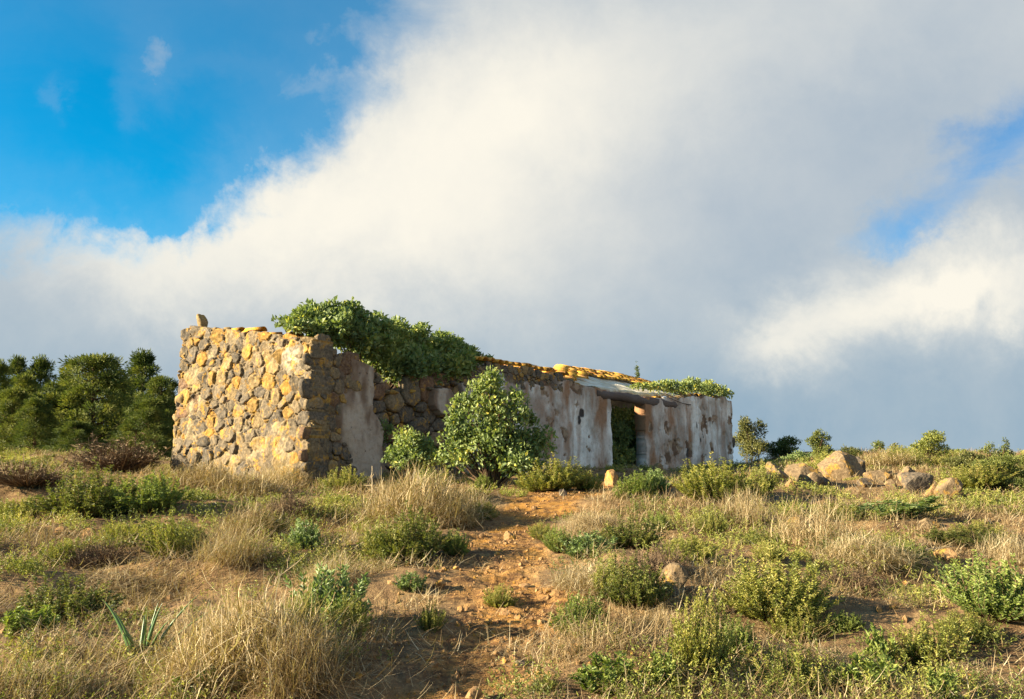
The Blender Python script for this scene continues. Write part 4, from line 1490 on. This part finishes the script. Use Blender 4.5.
# ------------------------------------------------------------------ trees beyond the crest
def pine_mesh(seed, h, wid, conic, ncl=150, per=60):
    """crown of needle clumps on whorled limbs"""
    r = np.random.default_rng(seed)
    Vs, Ps, As, n = [], [], [], 0
    bagT = Bag()
    pts = np.stack([0.15 * fbm(np.linspace(0, 2, 9), np.zeros(9) + seed, seed=3, oct=2), np.zeros(9), np.linspace(0, h * 0.95, 9)], 1)
    V, Q = tube(pts, np.linspace(0.22, 0.03, 9), 7)
    bagT.add(V, [Q], 0.4)
    for c in range(ncl):
        zf = float(np.clip(r.uniform(0.02, 0.97) ** 0.95 + r.normal(0, 0.01), 0.02, 0.985))
        if c < 4: zf = 0.93 + 0.015 * c
        prof = (1 - zf) ** conic * (0.8 + 0.2 * float(sstep(0.0, 0.22, zf)))
        az = r.uniform(0, 2 * math.pi)
        lump = 1.08 + 0.24 * math.sin(az * 2 + zf * 9 + seed) + 0.26 * math.sin(az * 4 - zf * 15 + seed * 2)
        rad = wid * 0.5 * prof * lump * r.uniform(0.35, 1.08) ** 0.6
        if r.random() < 0.16: rad = rad * 1.22 + 0.12
        cpos = np.array([math.cos(az) * rad, math.sin(az) * rad, zf * h + 0.10 * rad])
        if c % 3 == 0:
            b = np.array([0, 0, max(0.2, zf * h - rad * 0.25)])
            t = np.linspace(0, 1, 4)[:, None]
            V, Q = tube(b * (1 - t) + cpos * t, 0.045 * (1 - 0.8 * t[:, 0]), 4)
            bagT.add(V, [Q], 0.5)
        sz = r.uniform(0.22, 0.72) * (0.75 + 0.4 * (1 - zf))
        d = unit(r.normal(size=(per, 3)))
        P = cpos + d * np.array([1, 1, 0.62]) * sz * r.random((per, 1)) ** 0.4
        D = unit(d + np.array([math.cos(az) * .5, math.sin(az) * .5, 0.55]))
        V, Q = leaves(P, D, unit(d + np.array([0, 0, .5]) + 0.6 * r.normal(size=(per, 3))), 0.24 * r.uniform(.6, 1.2, per), 0.05, r)
        tone = np.clip(0.5 + 0.22 * r.normal() + 0.14 * r.normal(size=per), 0, 1)
        Vs.append(V); Ps.append(Q + n); As.append(np.repeat(tone, 4)); n += len(V)
    return (np.concatenate(Vs), np.concatenate(Ps), np.concatenate(As)), bagT


PINES = [(95, 355, 52, 7.0, 0.55, 'biggest rounded pine in the middle of the left grove', 0), (143, 352, 60, 4.8, 0.75, 'slim pointed pine nearest the gable', 1),
         (162, 376, 50, 4.0, 0.55, 'bright low pine just left of the gable', 0), (67, 372, 64, 3.6, 0.55, 'dark small-topped pine behind the biggest one', 2),
         (42, 358, 66, 3.8, 0.7, 'tall pine second from the left, with a pointed top', 1), (18, 358, 66, 3.8, 0.6, 'tall pine near the left picture edge', 2),
         (0, 362, 60, 3.4, 0.7, 'pine cut by the left picture edge', 1), (14, 388, 50, 4.2, 0.6, 'lower pine in front of the tall left ones', 0),
         (38, 398, 46, 3.0, 0.6, 'dark low pine in front, left of the biggest', 2), (62, 392, 52, 4.0, 0.6, 'mid-height pine touching the left side of the biggest', 0),
         (78, 420, 40, 3.0, 0.6, 'lowest bright pine at the front foot of the biggest', 0), (122, 380, 58, 3.6, 0.6, 'dark pine between the biggest and the pointed one', 2),
         (28, 376, 58, 4.4, 0.5, 'broad pine between the two tall left ones', 2), (108, 372, 60, 4.4, 0.5, 'pine behind the right shoulder of the biggest one', 2),
         (150, 398, 46, 3.6, 0.5, 'low pine in front of the slim pointed one', 0), (176, 396, 54, 4.0, 0.5, 'pine half hidden behind the left end of the gable', 2),
         (-26, 366, 62, 4.0, 0.6, 'pine half outside the left of the picture', 2)]
_pp = {}
for px, py, Y, wd, conic, lab, kind in PINES:
    r_ = ray(px, py)
    q = EYE + r_ * (Y / r_[1])
    gz = float(ground_z(q[0], q[1]))
    h = q[2] - gz
    if kind not in _pp:
        (V, P, A), tb = pine_mesh(201 + kind, 8.0, (6.0, 4.0, 4.2)[kind], (0.50, 0.66, 0.58)[kind], (300, 180, 190)[kind], 105)
        o = empty('pine_tree', (0, 0, 0))
        mesh_obj('crown', V, [P], M['pine'], o, {'tint': A})
        tb.build('trunk', M['bark'], o)
        _pp[kind] = o
    else:
        o = copy_tree(_pp[kind])
    o.location = (q[0], q[1], gz - 0.1)
    s = h / 8.0
    o.scale = (wd / (6.0, 4.0, 4.2)[kind],) * 2 + (s,)
    o.rotation_euler = (0, 0, random.uniform(0, 6.28))
    tag(o, lab, 'tree', 'pines in the grove on the left')


def skyline_tree(name, px, ytop, ybase, wpx, Y, m, seed, label, lobes_n=7, tall=False, ln=0.16, wd=0.09):
    r = np.random.default_rng(seed)
    r_ = ray(px, ytop)
    q = EYE + r_ * (Y / r_[1])
    sx, sy, sz = spot(px, ybase, 44)
    if sy < 43 and ybase > 457:
        Y = sy
        q = EYE + r_ * (Y / r_[1])
    gz = float(ground_z(q[0], q[1]))
    h = q[2] - gz
    ybase = ybase + 9
    rb = ray(px, ybase); zb = max(0.0, EYE[2] + rb[2] * Y / rb[1] - gz)
    w = wpx / F * Y
    lobes = []
    for k in range(lobes_n):
        a = r.uniform(0, 6.28)
        f = (k + 0.5) / lobes_n
        rad = w * (r.uniform(0.17, 0.30) if not tall else 0.32 * (1 - 0.75 * f))
        off = max(0.0, w * 0.5 - rad * 0.6) * r.uniform(0.5, 1.1) * (1 - 0.5 * f)
        hh = h - zb
        lobes.append(((math.cos(a) * off, math.sin(a) * off, zb + hh * (0.10 + 0.76 * f)), (rad, rad, hh * (0.22 if lobes_n > 4 else 0.32))))
    ln = 0.0024 * Y; wd = ln * 0.5
    o = empty(name, (q[0], q[1], gz), 0, label, 'tree' if 'tree' in name or 'conifer' in name else 'bush', 'trees and bushes on the right skyline')
    V, P, A = lobes_foliage(lobes, 260 * (0.16 / ln) ** 2 * 0.5, ln, wd, seed, 0.4, 0.2)
    mesh_obj('crown', V, [P], m, o, {'tint': A})
    bag = stems(lobes, (0, 0, 0), 0.035, seed, 1)
    bag.build('trunk', M['bark'], o)


SKY = [('round_tree', 748, 418, 452, 40, 52, 'palecrown', 401, 'pale olive round tree just right of the house end', 8),
       ('round_bush', 785, 437, 458, 40, 50, 'pine', 402, 'dark flat bush between the pale round tree and the slim grey-green one', 6),
       ('round_tree', 818, 431, 458, 28, 46, 'darkgreen', 403, 'small grey-green tree above the boulders on the skyline', 7),
       ('round_bush', 876, 441, 456, 24, 42, 'darkgreen', 404, 'small dark bush on the skyline left of the bright yellow-green tree', 5),
       ('round_bush', 893, 444, 458, 14, 40, 'palecrown', 405, 'tiny pale bush on the skyline beside the small dark one', 4),
       ('round_tree', 928, 431, 460, 40, 38, 'broom', 406, 'bright yellow-green tree with a bumpy top on the right skyline', 8),
       ('round_bush', 965, 453, 472, 40, 32, 'palecrown', 407, 'low yellow-green bush left of the pointed conifer', 6),
       ('round_bush', 1000, 455, 490, 60, 26, 'darkgreen', 420, 'broad olive bush round the foot of the pointed conifer', 7),
       ('young_conifer', 997, 439, 484, 42, 26, 'darkgreen', 408, 'pointed olive conifer at the right end of the skyline', 8),
       ('round_bush', 1022, 462, 478, 40, 30, 'palecrown', 409, 'olive bush at the right edge beside the conifer', 5),
       ('round_bush', 800, 452, 462, 30, 40, 'blue', 410, 'low grey-green bush under the small tree above the boulders', 4),
       ('round_bush', 852, 448, 460, 22, 40, 'palecrown', 411, 'low pale bush right of the small grey-green tree', 4),
       ('conifer_tree', 637, 362, 400, 10, 60, 'pine', 412, 'slender conifer whose tip shows above the tiled roof', 7)]
for nm, px, yt, yb, w, Y, m, sd, lab, nl in SKY:
    skyline_tree(nm, px, yt, yb, w, Y, M[m], sd, lab, nl, 'conifer' in nm, 0.13, 0.075)

# ------------------------------------------------------------------ rocks
ROCKS = [  # x, y of the foot, width, height, material, label
    (776, 482, 28, 20, 'boulder', 'pale cream boulder at the left end of the boulder row', (.9, 1)),
    (764, 484, 14, 10, 'boulder', 'small ochre boulder in front of the pale cream one', (1, 1)),
    (801, 482, 34, 20, 'boulder', 'flat-topped ochre boulder second in the boulder row', (1, 1)),
    (838, 480, 40, 25, 'boulder', 'biggest pyramid-shaped boulder in the middle of the row', (1, 1)),
    (856, 476, 24, 24, 'darkrock', 'dark boulder leaning behind the biggest pyramid-shaped one', (1, 1)),
    (822, 487, 26, 14, 'darkrock', 'dark low stone between the flat-topped and the pyramid boulder', (1, 1)),
    (877, 482, 28, 14, 'boulder', 'rounded ochre boulder right of the pyramid-shaped one', (1, 1)),
    (906, 484, 20, 16, 'boulder', 'small ochre boulder beside the dark slab on the right', (1, 1)),
    (918, 494, 32, 24, 'darkrock', 'dark slab standing upright right of the boulder row', (1, 1)),
    (948, 500, 26, 24, 'boulder', 'tan leaning boulder last on the right of the row', (1, 1)),
    (812, 486, 18, 12, 'boulder', 'small broken block at the foot of the flat-topped boulder', (1, 1)),
    (828, 472, 22, 14, 'darkrock', 'dark block peeping over the left shoulder of the pyramid-shaped boulder', (1, 1)),
    (790, 488, 14, 9, 'clod', 'little orange-brown block in front of the pale cream boulder', (1, 1)),
    (866, 487, 18, 11, 'darkrock', 'low dark block at the right foot of the pyramid-shaped boulder', (1, 1)),
    (892, 488, 16, 10, 'boulder', 'broken tan block between the rounded boulder and the dark slab', (1, 1)),
    (933, 497, 18, 12, 'clod', 'brown block wedged between the dark slab and the tan leaning boulder', (1, 1)),
    (775, 508, 24, 14, 'darkrock', 'dark stone in the shadowed hollow below the boulder row', (1, 1)),
    (932, 528, 20, 12, 'boulder', 'small tan rock on the slope below the dark slab', (1, 1)),
    (922, 548, 12, 10, 'boulder', 'little tan rock at the edge of the shadowed hollow', (1, 1)),
    (987, 538, 16, 8, 'boulder', 'flat yellow stone on the far right slope', (1, 1)),
    (947, 562, 20, 18, 'clod', 'brown rock by the hollow near the right bush', (1, 1)),
    (793, 527, 18, 12, 'boulder', 'tan rock left of the spiky bleached tussock', (1, 1)),
    (674, 592, 24, 24, 'boulder', 'leaning ochre rock on the right slope beside the dark bush', (1, 1)),
    (668, 597, 22, 18, 'darkrock', 'dark block lying in front of the leaning ochre rock', (1, 1)),
    (612, 486, 18, 14, 'clod', 'orange rock at the foot of the doorway', (1, 1)),
    (659, 478, 12, 14, 'clod', 'upright orange stone right of the doorway', (1, 1)),
    (664, 488, 18, 10, 'darkrock', 'dark stone below the upright orange one', (1, 1)),
    (510, 541, 14, 12, 'clod', 'orange cube-like stone standing on the path above the shadow', (1, 1)),
    (505, 618, 13, 10, 'clod', 'orange stone on the path at the edge of the lower shadow', (1, 1)),
    (533, 646, 18, 10, 'clod', 'ochre double stone on the right side of the lower path', (1, 1)),
    (514, 664, 10, 9, 'clod', 'small orange stone near the bottom of the path', (1, 1)),
    (525, 588, 14, 6, 'clod', 'flat pale stone on the sunny path', (1, 1)),
    (535, 510, 9, 6, 'clod', 'small orange stone near the path top', (1, 1)),
    (562, 496, 10, 8, 'darkrock', 'small dark stone at the top right of the path', (1, 1)),
    (475, 699, 20, 10, 'clod', 'orange stone at the bottom edge of the path', (1, 1)),
    (455, 693, 14, 8, 'clod', 'brown stone at the bottom left of the path', (1, 1)),
    (60, 534, 12, 8, 'clod', 'orange stone on the bare patch at the left', (1, 1)),
    (88, 537, 22, 8, 'clod', 'flat orange clod on the bare patch at the left', (1, 1)),
    (520, 665, 16, 6, 'darkrock', 'dark clod beside the small orange stone at the bottom of the path', (1, 1)),
    (438, 587, 14, 7, 'clod', 'flat tan stone on the left edge of the path', (1, 1)),
    (735, 612, 12, 9, 'boulder', 'small ochre stone left of the round bright green bush', (1, 1)),
    (890, 690, 40, 14, 'clod', 'flat orange rock lying low at the lower right', (1, 1)),
    (628, 645, 12, 8, 'darkrock', 'small dark stone in the straw right of the path', (1, 1)),
]
for k, (px, py, w, h, m, lab, _) in enumerate(ROCKS):
    x, y, z = spot(px, py)
    s = np.array([w * 0.55, w * 0.45, h * 0.78]) / F * y
    V, Fc = rock(s * 1.02, 500 + k * 7, 4 if w > 16 else 3, 15, 0.05)
    V[:, 2] += s[2] * 0.32
    o = mesh_obj('boulder' if w > 19 else 'stone', V, [Fc], M[m], attrs={}, smooth=False)
    o.location = (x, y, z)
    o.rotation_euler = (random.uniform(-.15, .15), random.uniform(-.15, .15), random.uniform(-0.6, 0.6))
    tag(o, lab, 'rock', 'rocks on the slope')


# ------------------------------------------------------------------ bleached twigs lying about
TWIGS = [((190, 468), (228, 476), 8, 'forked bleached branch lying at the foot of the gable'), ((318, 600), (352, 574), 20, 'slanting bleached stick caught in the feathery bush'),
         ((150, 572), (188, 590), 16, 'arched dry stalk above the aloe'), ((360, 568), (402, 548), 8, 'long pale stick lying across the straw left of the path bend'),
         ((365, 493), (430, 486), 8, 'thin pale stalk by the high straw tussock'), ((868, 570), (915, 588), 5, 'straight pale stick on the right slope'),
         ((900, 555), (960, 560), 4, 'pale stick lying flat beside the hollow on the right'), ((372, 500), (372, 466), 2, 'single dry stalk standing in front of the corner render'),
         ((30, 650), (60, 668), 8, 'thin stalk lying at the left edge of the foreground'), ((255, 610), (300, 560), 10, 'long pale stalk leaning out of the large straw mound')]
for a, b, arch, lab in TWIGS:
    xa, ya, za = spot(*a)
    rb = ray(*b)
    q = EYE + rb * ((ya + 0.25) / rb[1])
    A_ = np.array([0, 0, 0.02]); B_ = np.array([q[0] - xa, 0.25, max(q[2] - za, 0.05)])
    t = np.linspace(0, 1, 9)[:, None]
    md = (A_ + B_) / 2 + np.array([0, 0, arch / F * ya])
    pts = (1 - t) ** 2 * A_ + 2 * t * (1 - t) * md + t ** 2 * B_
    pts[1:-1] += RNG.normal(0, 0.008, (7, 3))
    bag = Bag()
    rad = 0.6 / F * ya
    V, Q = tube(pts, rad * (1 - 0.5 * t[:, 0]), 5)
    bag.add(V, [Q], 0.75)
    for k in (3, 5, 6):
        e = pts[k] + RNG.normal(0, 0.10, 3) + np.array([0, 0, 0.05])
        V, Q = tube(np.stack([pts[k], (pts[k] + e) / 2 + RNG.normal(0, .01, 3), e]), [rad * .5, rad * .4, rad * .2], 4)
        bag.add(V, [Q], 0.65)
    o = bag.build('dry_branch', M['twig'], None)
    o.location = (xa, ya, za)
    tag(o, lab, 'branch', 'dry sticks on the slope')


# ------------------------------------------------------------------ ground cover nobody could count
def in_house(x, y):
    dx, dy = x - CORNER[0], y - CORNER[1]
    u = dx * D_[0] + dy * D_[1]; w = dx * W_[0] + dy * W_[1]
    return (u > -0.05) & (u < LEN + 0.1) & (w > -0.08) & (w < WID)


def scatter(n, r0, r1, power, seed, span=0.72):
    r = np.random.default_rng(seed)
    t = r.random(n)
    k = 2 - power
    R = (r0 ** k + t * (r1 ** k - r0 ** k)) ** (1 / k)
    a = r.uniform(-span, span, n)
    return R * np.sin(a), R * np.cos(a), R, r


def dry_grass():
    x, y, R, r = scatter(640000, 3.0, 48, 1.55, 601)
    c1 = fbm(x * 0.8, y * 0.8, seed=611, oct=3)
    c2 = fbm(x * 3.0, y * 3.0, seed=612, oct=2)
    pd = path_dist(x, y)
    p = sstep(-0.45, 0.65, c1 + 0.7 * c2) * (0.07 + 0.93 * sstep(-0.15, 0.6, pd))
    bare = np.exp(-(((x + 4.0) / 1.5) ** 2 + ((y - 10.3) / 1.0) ** 2))
    bx, by, _ = spot(860, 488)
    p = p * (1 - 0.75 * bare) * (1 - 0.8 * np.exp(-((x - bx) / 2.6) ** 2 - ((y - by) / 1.4) ** 2))
    ok = (r.random(len(x)) < p) & ~in_house(x, y)
    x, y, R, c1, c2 = x[ok], y[ok], R[ok], c1[ok], c2[ok]
    n = len(x)
    z = ground_z(x, y)
    low = (r.random(n) < 0.74) | (pd[ok] < 0.1)
    ln = np.where(low, r.uniform(0.06, 0.24, n), r.uniform(0.05, 0.20, n) * (0.7 + 0.9 * sstep(-0.2, 0.9, c1)))
    lean = np.where(low, r.uniform(0.9, 1.6, n), np.abs(r.normal(0.4, 0.5, n)))
    curl = np.where(low, r.normal(0.1, 0.5, n), r.normal(0.5, 0.8, n))
    wd = 0.0036 * (1 + R / 9)
    V, Q = blades(np.stack([x, y, z + np.where(low, r.uniform(0, 0.09, n), -0.01)], 1), r.uniform(0, 6.28, n), lean, curl, ln, wd, r, 3)
    tone = np.clip(0.45 + 0.25 * r.normal(size=n) + 0.16 * c2, 0, 1)
    o = mesh_obj('dry_grass', V, [Q], M['straw'], attrs={'tint': np.repeat(tone, 8)})
    tag(o, 'dry straw-coloured grass covering the slope on both sides of the path', 'grass', kind='stuff')


def green_cover():
    x, y, R, r = scatter(3400, 3.2, 46, 1.3, 602)
    c = fbm(x * 0.6, y * 0.6, seed=621, oct=3)
    ok = (r.random(len(x)) < 0.12 + 0.88 * sstep(-0.3, 0.6, c)) & (path_dist(x, y) > 0.15) & (np.hypot((x - spot(860, 490)[0]) / 2.6, (y - spot(860, 490)[1]) / 1.3) > 1) & ~in_house(x, y)
    x, y, R = x[ok], y[ok], R[ok]
    ns = r.integers(14, 60, len(x))
    rad = r.uniform(0.10, 0.34, len(x)); tl = r.uniform(0.07, 0.26, len(x)); tn = np.clip(0.42 + 0.22 * r.normal(size=len(x)), 0.0, 1)
    I = np.repeat(np.arange(len(x)), ns)
    n = len(I)
    a = r.uniform(0, 6.28, n); q = rad[I] * np.sqrt(r.random(n))
    x, y, R = x[I] + np.cos(a) * q, y[I] + np.sin(a) * q, R[I]
    hgt = tl[I] * r.uniform(0.5, 1.2, n) * (1 - 0.5 * (q / rad[I]) ** 2)
    z = ground_z(x, y)
    k = 11
    lean = np.stack([np.cos(a), np.sin(a)], 1) * (q / rad[I] * 0.6)[:, None] + r.normal(0, 0.2, (n, 2))
    t = r.uniform(0.1, 1.0, (n, k))
    P = np.stack([x[:, None] + lean[:, :1] * t * hgt[:, None], y[:, None] + lean[:, 1:] * t * hgt[:, None], z[:, None] + t * hgt[:, None]], -1).reshape(-1, 3)
    m = len(P)
    Dd = unit(r.normal(size=(m, 3)) * np.array([1, 1, 0.5]) + np.array([0, 0, 0.8]))
    size = np.repeat(0.015 * (1 + R / 10), k)
    V, Q = leaves(P, Dd, unit(r.normal(size=(m, 3)) + np.array([0, 0, 0.6])), size * r.uniform(.6, 1.3, m), size * 0.34, r)
    tone = np.clip(np.repeat(tn[I] + 0.1 * r.normal(size=n), k) + 0.08 * r.normal(size=m), 0, 1)
    o = mesh_obj('green_weeds', V, [Q], M['broom'], attrs={'tint': np.repeat(tone, 4)})
    tag(o, 'low green weeds sprouting through the dry grass all over the slope', 'ground cover', kind='stuff')


def gravel():
    x, y, R, r = scatter(46000, 3.0, 24, 1.4, 603)
    pd = path_dist(x, y)
    ok = (r.random(len(x)) < 0.12 + 0.88 * (1 - sstep(-0.3, 0.35, pd))) & ~in_house(x, y)
    x, y = x[ok], y[ok]
    n = len(x)
    V0, F0 = ICO[1]
    s = 0.006 + 0.026 * r.random(n) ** 8
    J = 1 + 0.28 * r.normal(size=(n, len(V0), 1)).clip(-1.2, 1.2)
    sc = (s[:, None] * r.uniform(0.6, 1.3, (n, 3)))[:, None, :]
    V = V0[None] * J * sc + np.stack([x, y, ground_fine(x, y) + s * 0.25], 1)[:, None, :]
    Q = (F0[None] + (np.arange(n) * len(V0))[:, None, None]).reshape(-1, 3)
    o = mesh_obj('gravel', V.reshape(-1, 3), [Q], M['clod'], smooth=False)
    tag(o, 'loose ochre gravel and pebbles strewn over the dirt path', 'gravel', kind='stuff')


dry_grass()
green_cover()
gravel()
